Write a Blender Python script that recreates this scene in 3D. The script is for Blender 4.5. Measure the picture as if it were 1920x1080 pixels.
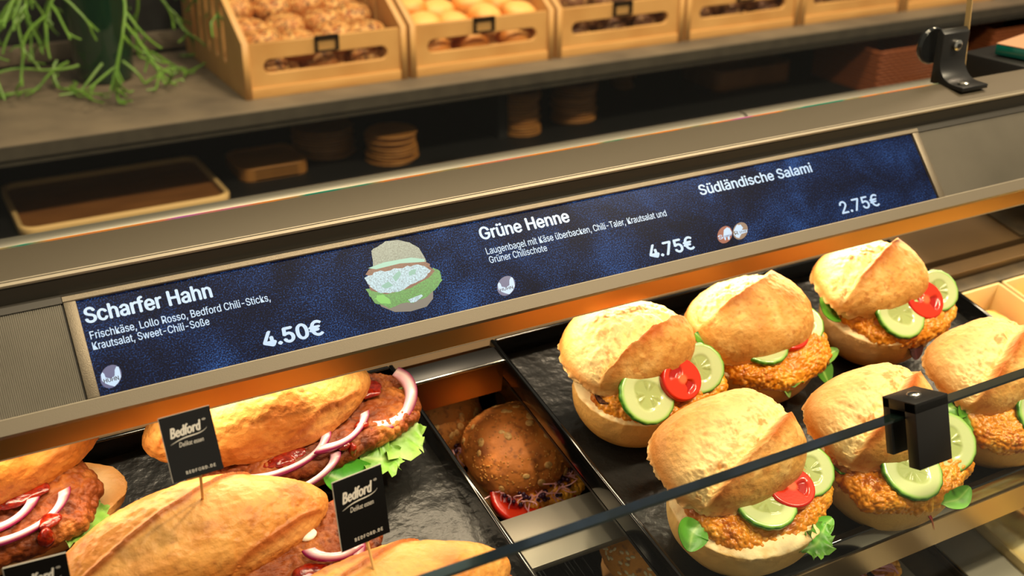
import bpy, bmesh, math, random
import numpy as np
from mathutils import Matrix, Vector
from mathutils.bvhtree import BVHTree

scene = bpy.context.scene
COL = scene.collection
for o in list(bpy.data.objects):
    bpy.data.objects.remove(o)

# ------------------------------------------------------------------ camera
YAW, PITCH, ROLL, FPX = 0.51121706, 0.4453352, 0.00894929, 2194.83
TILT, STILT = 0.19221965, 0.85454889          # pitch of the trays and of the price display
CAM = np.array([0, 0, 1.5])
_cy, _sy, _cp, _sp = math.cos(YAW), math.sin(YAW), math.cos(PITCH), math.sin(PITCH)
FWD = np.array([_sy * _cp, _cy * _cp, -_sp]); RGT = np.array([_cy, -_sy, 0.0]); UPV = np.cross(RGT, FWD)
_c, _s = math.cos(ROLL), math.sin(ROLL)
R2 = _c * RGT + _s * UPV; U2 = -_s * RGT + _c * UPV
cam_d = bpy.data.cameras.new('camera'); cam = bpy.data.objects.new('camera', cam_d); COL.objects.link(cam)
cam_d.sensor_width = 36; cam_d.lens = FPX / 1920 * 36; cam_d.clip_start = 0.01
cam.matrix_world = Matrix([[R2[0], U2[0], -FWD[0], CAM[0]], [R2[1], U2[1], -FWD[1], CAM[1]],
                           [R2[2], U2[2], -FWD[2], CAM[2]], [0, 0, 0, 1]])
cam_d.dof.use_dof = True; cam_d.dof.focus_distance = 0.80; cam_d.dof.aperture_fstop = 8.0
scene.camera = cam

# ------------------------------------------------------------------ light
def lin(c):
    return tuple(((v / 255) / 12.92 if v / 255 <= .04045 else ((v / 255 + .055) / 1.055) ** 2.4) for v in c)
scene.view_settings.view_transform = 'Standard'; scene.view_settings.look = 'None'
scene.view_settings.exposure = 0.0; scene.view_settings.gamma = 1.0
scene.view_settings.use_curve_mapping = False
wd = bpy.data.worlds.new('shop_ambience'); scene.world = wd; wd.use_nodes = True
wd.node_tree.nodes['Background'].inputs[0].default_value = (1.0, 0.88, 0.66, 1)
wd.node_tree.nodes['Background'].inputs[1].default_value = 0.34

def area(name, loc, target, size, energy, col, size_y=None, spread=None):
    d = bpy.data.lights.new(name, 'AREA'); d.energy = energy; d.color = col; d.size = size
    if size_y: d.shape = 'RECTANGLE'; d.size_y = size_y
    if spread: d.spread = spread
    o = bpy.data.objects.new(name, d); COL.objects.link(o)
    o.location = loc
    o.rotation_euler = (Vector(target) - Vector(loc)).to_track_quat('-Z', 'Y').to_euler()
    return o
WARM = (1.0, 0.83, 0.56)
area('ceiling_spot', (0.95, -0.1, 2.9), (0.5, 0.55, 1.0), 0.10, 21, WARM)
area('ceiling_spot', (0.34, -0.15, 2.9), (0.36, 0.65, 0.95), 0.10, 12, WARM)
area('ceiling_spot', (0.5, 1.15, 2.9), (0.5, 0.7, 1.0), 0.25, 10, WARM)
area('ceiling_spot', (0.9, 1.2, 2.9), (1.0, 2.0, 0.95), 0.3, 26, (1.0, 0.78, 0.52))
area('ceiling_spot', (2.2, 1.2, 2.9), (2.2, 2.0, 0.95), 0.3, 20, (1.0, 0.78, 0.52))
area('ceiling_spot', (1.7, -0.2, 2.9), (1.25, 0.45, 1.0), 0.12, 34, WARM)
area('light_strip', (0.5, 0.668, 1.112), (0.5, 0.56, 1.0), 1.3, 1.7, (1.0, 0.80, 0.52), 0.012)

# ------------------------------------------------------------------ geometry helpers
def ray(px, py): return FWD + R2 * ((px - 960) / FPX) - U2 * ((py - 540) / FPX)
def at(px, py, d): return CAM + ray(px, py) * d
def on(px, py, P, n):
    d = ray(px, py); n = np.array(n, float)
    return CAM + d * (((np.array(P, float) - CAM) @ n) / (d @ n))
nS = np.array([0, -math.sin(STILT), math.cos(STILT)])
nT = np.array([0, -math.sin(TILT), math.cos(TILT)])
eT = np.array([0, math.cos(TILT), math.sin(TILT)])
Q0 = at(1400, 1000, .82)                       # origin of the tray rim plane
def tw(x, v, w): p = Q0 + eT * v + nT * w; return np.array([x, p[1], p[2]])
def tray_xy(px, py, w):                        # pixel -> (x, v) on the plane w above the rim plane
    q = on(px, py, Q0 + nT * w, nT); return q[0], (q - Q0 - nT * w) @ eT
FL = -0.018                                    # slate floor of the trays
LOW = -0.13                                    # lower deck

def noise3(p, seed=0):
    p = np.asarray(p, float); i = np.floor(p).astype(np.int64); f = p - i; u = f * f * (3 - 2 * f)
    def h(a, b, c):
        n = (a * 374761393 + b * 668265263 + c * 2147483647 + seed * 1274126177) & 0xffffffff
        n = ((n ^ (n >> 13)) * 1274126177) & 0xffffffff
        n = (n ^ (n >> 16)) & 0xffff
        return n / 65535.0
    x, y, z = i.T; ux, uy, uz = u.T
    r = 0
    for dx in (0, 1):
        for dy in (0, 1):
            for dz in (0, 1):
                w = (ux if dx else 1 - ux) * (uy if dy else 1 - uy) * (uz if dz else 1 - uz)
                r = r + w * h(x + dx, y + dy, z + dz)
    return r * 2 - 1
def fbm(p, sc, oc=4, seed=0, gain=.5):
    r = 0; a = 1; t = 0
    for k in range(oc):
        r = r + a * noise3(p * sc * 2 ** k + 17.3 * k, seed + k); t += a; a *= gain
    return r / t
def worley(p, sc, seed=0):
    q = p * sc; i = np.floor(q).astype(np.int64); best = np.full(len(q), 9.0)
    for dx in (-1, 0, 1):
        for dy in (-1, 0, 1):
            for dz in (-1, 0, 1):
                c = i + np.array([dx, dy, dz])
                def h(s):
                    n = (c[:, 0] * 73856093 ^ c[:, 1] * 19349663 ^ c[:, 2] * 83492791 ^ (s * 2654435761)) & 0xffffffff
                    n = ((n ^ (n >> 15)) * 2246822519) & 0xffffffff
                    return ((n ^ (n >> 13)) & 0xffff) / 65535.0
                d = np.sqrt((c[:, 0] + h(seed + 1) - q[:, 0]) ** 2 + (c[:, 1] + h(seed + 2) - q[:, 1]) ** 2 + (c[:, 2] + h(seed + 3) - q[:, 2]) ** 2)
                best = np.minimum(best, d)
    return best
def sstep(a, b, x): t = np.clip((x - a) / (b - a), 0, 1); return t * t * (3 - 2 * t)
def mixc(c, col, m):
    return c * (1 - m[:, None]) + np.array(lin(col))[None] * m[:, None]

_ico = {}
def dirs(sub):
    if sub not in _ico:
        bm = bmesh.new(); bmesh.ops.create_icosphere(bm, subdivisions=sub, radius=1)
        _ico[sub] = (np.array([v.co[:] for v in bm.verts]), np.array([[v.index for v in f.verts] for f in bm.faces])); bm.free()
    v, f = _ico[sub]; return v.copy(), f

def mesh(name, verts, faces, m, parent=None, cols=None, smooth=True, mw=None):
    me = bpy.data.meshes.new(name)
    if isinstance(faces, np.ndarray):
        n = faces.shape[1]
        me.vertices.add(len(verts)); me.vertices.foreach_set('co', np.asarray(verts, np.float32).ravel())
        me.loops.add(faces.size); me.loops.foreach_set('vertex_index', faces.astype(np.int32).ravel())
        me.polygons.add(len(faces)); me.polygons.foreach_set('loop_start', np.arange(0, faces.size, n, dtype=np.int32))
        me.polygons.foreach_set('loop_total', np.full(len(faces), n, np.int32))
        me.update(calc_edges=True); me.validate()
    else:
        me.from_pydata([tuple(map(float, v)) for v in verts], [], faces); me.update()
    if cols is not None:
        a = me.color_attributes.new('tint', 'FLOAT_COLOR', 'POINT')
        c4 = np.ones((len(verts), 4), np.float32); c4[:, :3] = cols
        a.data.foreach_set('color', c4.ravel())
    if smooth: me.polygons.foreach_set('use_smooth', np.ones(len(me.polygons), bool))
    if m: me.materials.append(m)
    return link(name, me, parent, mw)
def link(name, me, parent=None, mw=None):
    o = bpy.data.objects.new(name, me); COL.objects.link(o)
    if parent: o.parent = parent
    if mw is not None: o.matrix_basis = mw
    return o
class MB:                                       # collects boxes, tubes and profiles into one mesh
    def __init__(s): s.v = []; s.f = []
    def add(s, v, f):
        b = len(s.v); s.v += [tuple(map(float, p)) for p in v]; s.f += [tuple(i + b for i in q) for q in f]; return s
    def box(s, a, b, M=None):
        x0, y0, z0 = a; x1, y1, z1 = b
        v = [(x0, y0, z0), (x1, y0, z0), (x1, y1, z0), (x0, y1, z0), (x0, y0, z1), (x1, y0, z1), (x1, y1, z1), (x0, y1, z1)]
        if M is not None: v = [tuple(M @ Vector(p)) for p in v]
        return s.add(v, [(0, 3, 2, 1), (4, 5, 6, 7), (0, 1, 5, 4), (1, 2, 6, 5), (2, 3, 7, 6), (3, 0, 4, 7)])
    def tube(s, pts, r, n=6, cap=True):
        pts = np.array(pts, float); k = len(pts); r = np.broadcast_to(r, (k,)); vv = []
        t = np.gradient(pts, axis=0); t /= np.linalg.norm(t, axis=1)[:, None] + 1e-12
        u = np.cross(t[0], (0.13, .31, .94)); u /= np.linalg.norm(u)
        for i in range(k):
            u = u - t[i] * (u @ t[i]); u /= np.linalg.norm(u) + 1e-12; w = np.cross(t[i], u)
            for j in range(n):
                a = 2 * math.pi * j / n; vv.append(pts[i] + r[i] * (u * math.cos(a) + w * math.sin(a)))
        f = [(i * n + j, i * n + (j + 1) % n, (i + 1) * n + (j + 1) % n, (i + 1) * n + j) for i in range(k - 1) for j in range(n)]
        if cap: f += [tuple(range(n))[::-1], tuple((k - 1) * n + j for j in range(n))]
        return s.add(vv, f)
    def prism(s, poly, x0, x1):                 # (y, z) polygon swept along x
        n = len(poly); v = [(x0, *p) for p in poly] + [(x1, *p) for p in poly]
        return s.add(v, [tuple(range(n))[::-1], tuple(range(n, 2 * n))] + [(i, (i + 1) % n, n + (i + 1) % n, n + i) for i in range(n)])
    def lathe(s, prof, c=(0, 0, 0), n=32):
        v = []; k = len(prof)
        for r, z in prof:
            for j in range(n):
                a = 2 * math.pi * j / n; v.append((c[0] + r * math.cos(a), c[1] + r * math.sin(a), c[2] + z))
        f = [(i * n + j, i * n + (j + 1) % n, (i + 1) * n + (j + 1) % n, (i + 1) * n + j) for i in range(k - 1) for j in range(n)]
        f += [tuple(range(n))[::-1], tuple((k - 1) * n + j for j in range(n))]
        return s.add(v, f)
    def build(s, name, m, parent=None, bevel=0, smooth=False, mw=None, seg=2):
        if bevel:
            bm = bmesh.new(); vs = [bm.verts.new(p) for p in s.v]
            for f in s.f:
                try: bm.faces.new([vs[i] for i in f])
                except ValueError: pass
            bmesh.ops.recalc_face_normals(bm, faces=bm.faces)
            es = [e for e in bm.edges if len(e.link_faces) == 2 and e.calc_face_angle(0) > .5]
            bmesh.ops.bevel(bm, geom=es, offset=bevel, segments=seg, affect='EDGES', profile=.5, clamp_overlap=True)
            me = bpy.data.meshes.new(name); bm.to_mesh(me); bm.free()
            me.materials.append(m)
            o = link(name, me, parent, mw)
        else:
            o = mesh(name, s.v, s.f, m, parent, smooth=False, mw=mw)
            bm = bmesh.new(); bm.from_mesh(o.data); bmesh.ops.recalc_face_normals(bm, faces=bm.faces); bm.to_mesh(o.data); bm.free()
        if smooth or bevel:
            o.data.polygons.foreach_set('use_smooth', np.ones(len(o.data.polygons), bool))
            try: o.data.set_sharp_from_angle(angle=.7)
            except Exception: pass
        return o
def thing(name, label, cat, mw=None, group=None):
    o = bpy.data.objects.new(name, None); COL.objects.link(o); o.empty_display_size = .02
    if mw is not None: o.matrix_basis = mw
    return tag(o, label, cat, group)
def tag(o, label, cat, group=None):
    o['label'] = label; o['category'] = cat
    if group: o['group'] = group
    return o
def struct(o): o['kind'] = 'structure'; return o
def T3(p): return Matrix.Translation(Vector([float(a) for a in p]))
def RZ(a): return Matrix.Rotation(a, 4, 'Z')
def RX(a): return Matrix.Rotation(a, 4, 'X')
def RY(a): return Matrix.Rotation(a, 4, 'Y')
def tray_m(x, v, w, rz=0): return T3(tw(x, v, w)) @ RX(TILT) @ RZ(rz)
def plate(name, outer, holes, th, m, parent, mw, bevel=0.0):      # flat plate with holes in its local xy plane
    cu = bpy.data.curves.new(name, 'CURVE'); cu.dimensions = '2D'; cu.fill_mode = 'BOTH'; cu.extrude = th / 2
    cu.bevel_depth = bevel; cu.bevel_resolution = 1; cu.offset = -bevel
    for poly in [outer] + holes:
        sp = cu.splines.new('POLY'); sp.points.add(len(poly) - 1); sp.use_cyclic_u = True
        for q, p in zip(sp.points, poly): q.co = (p[0], p[1], 0, 1)
    t = bpy.data.objects.new(name, cu); COL.objects.link(t)
    me = bpy.data.meshes.new_from_object(t, depsgraph=bpy.context.evaluated_depsgraph_get())
    bpy.data.objects.remove(t); me.materials.clear(); me.materials.append(m)
    return link(name, me, parent, mw)
def stadium(cx, cy, w, h, n=8):
    r = min(w, h) / 2; pts = []
    if w > h:
        for k in range(n + 1): a = -math.pi / 2 + math.pi * k / n; pts.append((cx + w / 2 - r + r * math.cos(a), cy + r * math.sin(a)))
        for k in range(n + 1): a = math.pi / 2 + math.pi * k / n; pts.append((cx - w / 2 + r + r * math.cos(a), cy + r * math.sin(a)))
    else:
        for k in range(n + 1): a = math.pi * k / n; pts.append((cx + r * math.cos(a), cy + h / 2 - r + r * math.sin(a)))
        for k in range(n + 1): a = math.pi + math.pi * k / n; pts.append((cx + r * math.cos(a), cy - h / 2 + r + r * math.sin(a)))
    return pts
def copy_tree(src, mw):
    r = src.copy(); COL.objects.link(r); r.matrix_basis = mw
    for ch in src.children:
        c = ch.copy(); COL.objects.link(c); c.parent = r
        for g in ch.children:
            d = g.copy(); COL.objects.link(d); d.parent = c
    return r

# ------------------------------------------------------------------ materials
def M(name, col=(128, 128, 128), rough=.5, metal=0, attr=False, noise=None, bump=None, vor=None, sss=0, coat=0, spec=None, emit=None, stretch=None, trans=0, ior=None):
    m = bpy.data.materials.new(name); m.use_nodes = True; nt = m.node_tree; N = nt.nodes; L = nt.links
    b = N['Principled BSDF']; b.inputs['Roughness'].default_value = rough; b.inputs['Metallic'].default_value = metal
    if spec is not None: b.inputs['Specular IOR Level'].default_value = spec
    if trans: b.inputs['Transmission Weight'].default_value = trans
    if ior: b.inputs['IOR'].default_value = ior
    if coat: b.inputs['Coat Weight'].default_value = coat; b.inputs['Coat Roughness'].default_value = .08
    if sss:
        b.inputs['Subsurface Weight'].default_value = sss; b.inputs['Subsurface Radius'].default_value = (1, .5, .25)
        b.inputs['Subsurface Scale'].default_value = .004
    tc = N.new('ShaderNodeTexCoord'); mp = N.new('ShaderNodeMapping'); L.new(tc.outputs['Object'], mp.inputs[0])
    if stretch: mp.inputs['Scale'].default_value = stretch
    src = None
    if attr:
        a = N.new('ShaderNodeAttribute'); a.attribute_name = 'tint'; src = a.outputs['Color']
    else:
        b.inputs['Base Color'].default_value = (*lin(col), 1)
    if noise:                                    # (scale, second colour, low, high)
        n = N.new('ShaderNodeTexNoise'); n.inputs['Scale'].default_value = noise[0]; n.inputs['Detail'].default_value = 6
        L.new(mp.outputs[0], n.inputs['Vector'])
        r = N.new('ShaderNodeMapRange'); r.inputs[1].default_value = noise[2]; r.inputs[2].default_value = noise[3]
        L.new(n.outputs[0], r.inputs[0]); mx = N.new('ShaderNodeMix'); mx.data_type = 'RGBA'
        L.new(r.outputs[0], mx.inputs[0])
        if src: L.new(src, mx.inputs[6]); mx.blend_type = 'MULTIPLY'
        else: mx.inputs[6].default_value = (*lin(col), 1)
        mx.inputs[7].default_value = (*lin(noise[1]), 1); src = mx.outputs[2]
    if src: L.new(src, b.inputs['Base Color'])
    last = None
    for kind, prm in (('n', bump), ('v', vor)):
        if not prm: continue
        for (sc, st, di) in (prm if isinstance(prm, list) else [prm]):
            n = N.new('ShaderNodeTexNoise' if kind == 'n' else 'ShaderNodeTexVoronoi'); n.inputs['Scale'].default_value = sc
            if kind == 'n': n.inputs['Detail'].default_value = 5
            L.new(mp.outputs[0], n.inputs['Vector'])
            bp = N.new('ShaderNodeBump'); bp.inputs['Strength'].default_value = st; bp.inputs['Distance'].default_value = di
            L.new(n.outputs[0], bp.inputs['Height'])
            if last: L.new(last, bp.inputs['Normal'])
            last = bp.outputs[0]
    if last: L.new(last, b.inputs['Normal'])
    if emit:
        b.inputs['Base Color'].default_value = (0, 0, 0, 1)
        b.inputs['Emission Color'].default_value = (*lin(emit), 1); b.inputs['Emission Strength'].default_value = 1
    return m
def glass_mat(name, tint, refl=1.5):
    m = bpy.data.materials.new(name); m.use_nodes = True; nt = m.node_tree; N = nt.nodes; L = nt.links; N.clear()
    o = N.new('ShaderNodeOutputMaterial'); t = N.new('ShaderNodeBsdfTransparent'); g = N.new('ShaderNodeBsdfGlossy'); mx = N.new('ShaderNodeMixShader'); lw = N.new('ShaderNodeLayerWeight'); pw = N.new('ShaderNodeMath'); pw.operation = 'POWER'; pw.inputs[1].default_value = 5; f = N.new('ShaderNodeMath'); f.operation = 'MULTIPLY_ADD'; f.inputs[1].default_value = .9; f.inputs[2].default_value = .012; lw.inputs[0].default_value = .5
    t.inputs[0].default_value = (*tint, 1); g.inputs['Roughness'].default_value = .02; L.new(lw.outputs['Facing'], pw.inputs[0]); L.new(pw.outputs[0], f.inputs[0])
    L.new(f.outputs[0], mx.inputs[0]); L.new(t.outputs[0], mx.inputs[1]); L.new(g.outputs[0], mx.inputs[2]); L.new(mx.outputs[0], o.inputs[0])
    return m
mt = {}
mt['bronze'] = M('bronze_metal', (84, 75, 60), .5, .3, bump=(2500, .15, .0003))
mt['bronze_dark'] = M('dark_bronze_metal', (46, 42, 35), .45, .3)
mt['bezel'] = M('grained_bezel', (118, 108, 92), .42, .6, bump=(1800, .5, .0004))
mt['lip'] = M('lip_metal', (108, 99, 84), .5, .4, bump=(2200, .3, .0003))
mt['edge'] = M('edge_highlight_metal', (150, 140, 122), .5, .5)  # paler colour stands in for the highlights along the rail edges
mt['mirror'] = M('polished_bronze', (198, 148, 88), .30, 1.0)
mt['ribs'] = M('ribbed_grille', (116, 110, 98), .45, .4, noise=(8, (96, 91, 80), .35, .7))
mt['black'] = M('black_powder_coat', (22, 21, 20), .38, 0, bump=(1500, .1, .0003))
mt['black_gloss'] = M('black_gloss', (10, 10, 10), .12, 0, coat=.4)
mt['slate'] = M('black_slate', (24, 24, 23), .3, 0, noise=(14, (38, 37, 35), .4, .7), bump=[(28, .55, .006), (160, .35, .0015)])
mt['steel'] = M('satin_steel', (134, 129, 118), .45, .7, stretch=(1, 30, 30), bump=(40, .05, .001))
mt['pale_steel'] = M('pale_brushed_steel', (168, 162, 148), .55, .3, stretch=(1, 20, 20), bump=(40, .05, .001))
mt['fascia'] = M('front_fascia_metal', (178, 152, 112), .28, .85)
mt['steel_bright'] = M('bright_steel', (210, 208, 200), .2, 1.0)
mt['deck'] = M('taupe_deck', (134, 108, 74), .32, .35, noise=(7, (112, 90, 62), .35, .7))
mt['deck_dark'] = M('brown_deck', (98, 84, 62), .45, .3, noise=(40, (70, 62, 50), .35, .7))
mt['stone'] = M('grey_worktop', (116, 102, 84), .55, 0, noise=(9, (90, 79, 66), .35, .7), bump=(120, .1, .001))
mt['stone_edge'] = M('worktop_edge', (70, 64, 54), .5, 0, noise=(40, (60, 54, 46), .35, .7))
mt['wall'] = M('dark_wall', (16, 15, 15), .7)
mt['cabinet'] = M('dark_cabinet', (9, 8, 7), .6)
mt['floor'] = M('dark_floor_tile', (60, 56, 50), .5, noise=(3, (50, 46, 42), .4, .6))
mt['wood'] = M('pale_beech', (216, 166, 100), .5, 0, noise=(9, (196, 142, 78), .3, .75), stretch=(1, 1, 9), bump=(80, .1, .0006))
mt['plate_wood'] = M('wooden_plate', (186, 128, 62), .4, 0, noise=(12, (150, 98, 44), .3, .7), stretch=(1, 6, 1))
mt['tray_wood'] = M('wooden_tray', (150, 98, 52), .4, 0, noise=(12, (120, 76, 38), .3, .7), stretch=(1, 6, 1))
mt['pale_rim'] = M('pale_tray_rim', (214, 178, 120), .4)
mt['basket'] = M('woven_basket', (128, 66, 28), .6)
mt['bread'] = M('bread_crust', attr=True, rough=.55, sss=.06, bump=[(150, .5, .0022), (700, .35, .0006)], spec=.25)
mt['crust'] = M('baguette_crust', attr=True, rough=.45, sss=.03, bump=[(200, .45, .0018), (900, .3, .0005)], vor=(190, .35, .0014), spec=.35)
mt['crumbed'] = M('crumbed_schnitzel', attr=True, rough=.34, sss=.02, bump=(900, .25, .0004), spec=.5)
mt['meat'] = M('chilli_patty', attr=True, rough=.5, bump=(600, .6, .0010), spec=.3)
mt['veg'] = M('fresh_vegetable', attr=True, rough=.2, sss=.04, bump=(500, .15, .0004), spec=.6)
mt['leaf'] = M('salad_leaf', attr=True, rough=.38, sss=.08, bump=(260, .3, .0007), spec=.5)
mt['sauce'] = M('chilli_sauce', (150, 34, 8), .12, 0, sss=.1, noise=(300, (104, 12, 4), .4, .65), coat=.4, bump=(260, .5, .0015))
mt['seed'] = M('oat_flake', (226, 182, 112), .5, noise=(500, (190, 130, 60), .4, .7))
mt['seed_small'] = M('tiny_seed', (206, 140, 60), .5)
mt['seed_dark'] = M('dark_sprout_bead', (52, 18, 46), .3)
mt['sprout'] = M('pink_sprout', (226, 160, 168), .3, sss=.1)
mt['cream'] = M('cream_cheese', (244, 232, 208), .4, sss=.2)
mt['card'] = M('black_card', (12, 10, 9), .14, 0, spec=.6)
mt['card_edge'] = M('card_edge', (190, 184, 172), .6)
mt['print'] = M('white_print', (214, 208, 198), .6)
mt['stick'] = M('bamboo_pick', (214, 166, 96), .5)
mt['gratin'] = M('gratin', attr=True, rough=.5, bump=(90, .4, .003), sss=.05)
mt['dish'] = M('reflected_yellow_dish', (222, 196, 140), .25)  # yellow reflections on the steel walls are put into this colour
mt['plant'] = M('mistletoe_cactus', (108, 146, 48), .45, noise=(40, (90, 132, 48), .3, .7), sss=.05)
mt['pot'] = M('green_glass_vase', (14, 44, 26), .1, 0, coat=.6)
mt['holder'] = M('label_holder_metal', (70, 58, 44), .3, .9)
mt['seedroll'] = M('seeded_roll_crust', attr=True, rough=.6, bump=(500, .4, .001))
mt['glass'] = glass_mat('clear_glass', (.97, .985, .97))
mt['glass_edge'] = M('green_glass_edge', (14, 24, 20), .15, coat=.3)
mt['glass_teal'] = M('teal_glass_edge', (10, 96, 82), .08, coat=.5)
mt['glass_top'] = M('frosted_glass_top', (196, 150, 118), .12)
def screen_mat():
    m = bpy.data.materials.new('screen_picture'); m.use_nodes = True; nt = m.node_tree; N = nt.nodes; L = nt.links
    b = N['Principled BSDF']; b.inputs['Base Color'].default_value = (.004, .004, .006, 1); b.inputs['Roughness'].default_value = .3; b.inputs['Specular IOR Level'].default_value = .04
    tc = N.new('ShaderNodeTexCoord')
    n1 = N.new('ShaderNodeTexNoise'); n1.inputs['Scale'].default_value = 1000; n1.inputs['Detail'].default_value = 6; n1.inputs['Roughness'].default_value = .7
    n2 = N.new('ShaderNodeTexNoise'); n2.inputs['Scale'].default_value = 22; n2.inputs['Detail'].default_value = 5; n2.inputs['Distortion'].default_value = .6
    for n in (n1, n2): L.new(tc.outputs['Object'], n.inputs['Vector'])
    ad = N.new('ShaderNodeMath'); ad.operation = 'MULTIPLY_ADD'; ad.inputs[1].default_value = .36
    L.new(n2.outputs[0], ad.inputs[0]); L.new(n1.outputs[0], ad.inputs[2])
    cr = N.new('ShaderNodeValToRGB'); L.new(ad.outputs[0], cr.inputs[0]); e = cr.color_ramp.elements
    e[0].position = .60; e[0].color = (*lin((6, 10, 24)), 1); e[1].position = .90; e[1].color = (*lin((60, 112, 190)), 1)
    k = e.new(.71); k.color = (*lin((13, 26, 58)), 1)
    L.new(cr.outputs[0], b.inputs['Emission Color']); b.inputs['Emission Strength'].default_value = .95
    return m
mt['screen'] = screen_mat()
mt['txt'] = M('screen_white', emit=(196, 222, 248), rough=.3)
for k, c in dict(s_bun=(140, 150, 132), s_bun2=(104, 98, 92), s_cheese=(150, 205, 180), s_meat=(120, 62, 44), s_slaw=(176, 208, 218), s_slaw2=(120, 178, 160), s_green=(66, 150, 60), s_green2=(110, 196, 80), s_slate=(78, 84, 130), s_red=(150, 66, 44), s_tan=(140, 108, 84), s_navy=(14, 24, 52)).items():
    mt[k] = M(k.replace('s_', 'screen_colour_'), emit=c, rough=.3)
for k in ('s_bun', 's_slaw', 's_green', 's_meat'):                 # slight printed texture in the picture on the screen
    nt = mt[k].node_tree; N = nt.nodes; L = nt.links; b = N['Principled BSDF']
    n = N.new('ShaderNodeTexNoise'); n.inputs['Scale'].default_value = 900; tc = N.new('ShaderNodeTexCoord'); L.new(tc.outputs['Object'], n.inputs['Vector'])
    r = N.new('ShaderNodeMapRange'); r.inputs[1].default_value = .3; r.inputs[2].default_value = .7; r.inputs[3].default_value = .55; r.inputs[4].default_value = 1.25
    L.new(n.outputs[0], r.inputs[0]); L.new(r.outputs[0], b.inputs['Emission Strength'])

# ------------------------------------------------------------------ room shell
struct(MB().box((-4, -3, -.05), (7, 4.2, 0)).build('floor', mt['floor']))
struct(MB().box((-4, 2.75, 0), (7, 2.85, 3.2)).build('wall_back', mt['wall']))
ZS = 0.934; ZL = 0.775

# ------------------------------------------------------------------ back counter
bc = thing('back_counter', 'dark back counter with grey worktop carrying the wooden bread crates', 'counter', T3((1.5, 2.2, 0)))
I = T3((-1.5, -2.2, 0))
MB().box((-1.5, 1.819, .912), (5.5, 2.745, ZS)).build('worktop', mt['stone'], bc, bevel=.0015, mw=I)
MB().box((-1.5, 1.822, .9), (5.5, 1.84, .912)).build('worktop_edge', mt['stone_edge'], bc, mw=I)
MB().box((-1.5, 1.8165, .9115), (5.5, 1.8188, .932)).build('front_edge', mt['stone_edge'], bc, mw=I)
zu = on(0, 93, (0, 2.262, 0), (0, 1, 0))[2]
MB().box((-1.5, 2.275, ZS), (5.5, 2.284, ZS + .008)).build('shadow_gap', mt['cabinet'], bc, mw=I)
MB().box((-1.5, 2.262, ZS + .008), (5.5, 2.28, zu)).build('upstand', mt['stone'], bc, bevel=.001, mw=I)
MB().box((-1.5, 1.815, 0.02), (5.5, 2.745, ZL)).build('cabinet', mt['cabinet'], bc, mw=I)
MB().box((-1.5, 2.284, ZS), (5.5, 2.745, 1.9)).build('splashback', mt['cabinet'], bc, mw=I)
MB().box((-1.5, 2.70, ZL), (5.5, 2.745, .9)).build('niche_back', mt['cabinet'], bc, mw=I)
for x in (on(935, 285, (0, 1.93, 0), (0, 1, 0))[0], 2.6, 3.6):
    MB().box((x, 1.93, ZL), (x + .02, 2.70, .9)).build('niche_divider', mt['cabinet'], bc, mw=I)
# steel edge of the service ledge behind the display
le = thing('service_ledge', 'dark service ledge with satin steel rounded edge behind the display rail', 'ledge', T3((.8, 1.1, 0)))
lp = on(960, 288, (0, 0, 1.05), (0, 0, 1)); I2 = T3((-.8, -1.1, 0))
ly = lp[1]
for (xa, xb) in ((-.9, .98), (.984, 2.9)):
    pts = [(ly + .018 * math.cos(a), 1.038 + .014 * math.sin(a)) for a in np.linspace(math.pi * 1.5, math.pi * .3, 9)]
    MB().prism([(ly + .02, 1.024)] + pts + [(ly + .012, 1.049), (ly + .03, 1.0)], xa, xb).build('steel_edge', mt['steel'], le, smooth=True, mw=I2)
MB().box((-.9, ly - .0, .0), (2.9, ly + .012, 1.024)).build('ledge_front', mt['cabinet'], le, mw=I2)

# ------------------------------------------------------------------ display header with the price screen
hd = thing('display_header', 'bronze metal display rail across the counter with long blue price screen', 'price display', T3((.5, .68, 1.13)))
HI = T3((-.5, -.68, -1.13))
SB = np.array(at(180, 745, .70))                 # lower left screen corner
X0, X1 = -.35, 1.75
ev = np.array([0, math.cos(STILT), math.sin(STILT)])
def sp(u, v, w=0): return SB + np.array([u, 0, 0]) + ev * v + nS * w
def suv(px, py):
    q = on(px, py, SB, nS) - SB; return float(q[0]), float(q @ ev)
def yz(v, w): p = sp(0, v, w); return (p[1], p[2])
vt = suv(145, 565)[1]                            # top of the screen
v_lip = suv(960, 590)[1]; v_bez = suv(960, 391)[1]
zt = 1.2035
# taupe top cap
MB().prism([(.691, zt - .004), (.6918, zt - .0012), (.694, zt), (.727, zt + .0055), (.7285, zt + .0035), (.7285, zt - .02), (.70, zt - .02)], X0, X1).build('top_cap', mt['bronze'], hd, smooth=True, mw=HI)
MB().prism([(.6908, zt - .0045), (.6905, zt - .0030), (.6925, zt - .0006), (.6932, zt - .0015)], X0, X1).build('edge_highlight', mt['edge'], hd, mw=HI)  # bright line on the bevel painted as a pale strip
a = yz(v_bez, 0)
MB().prism([(a[0], a[1]), (.6915, a[1] + .001), (.6915, zt - .004), (.70, zt - .004), (.70, a[1] - .01)], X0, X1).build('upper_channel', mt['bronze_dark'], hd, mw=HI)  # dark tone painted in for the dark reflections on this steep face
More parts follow.
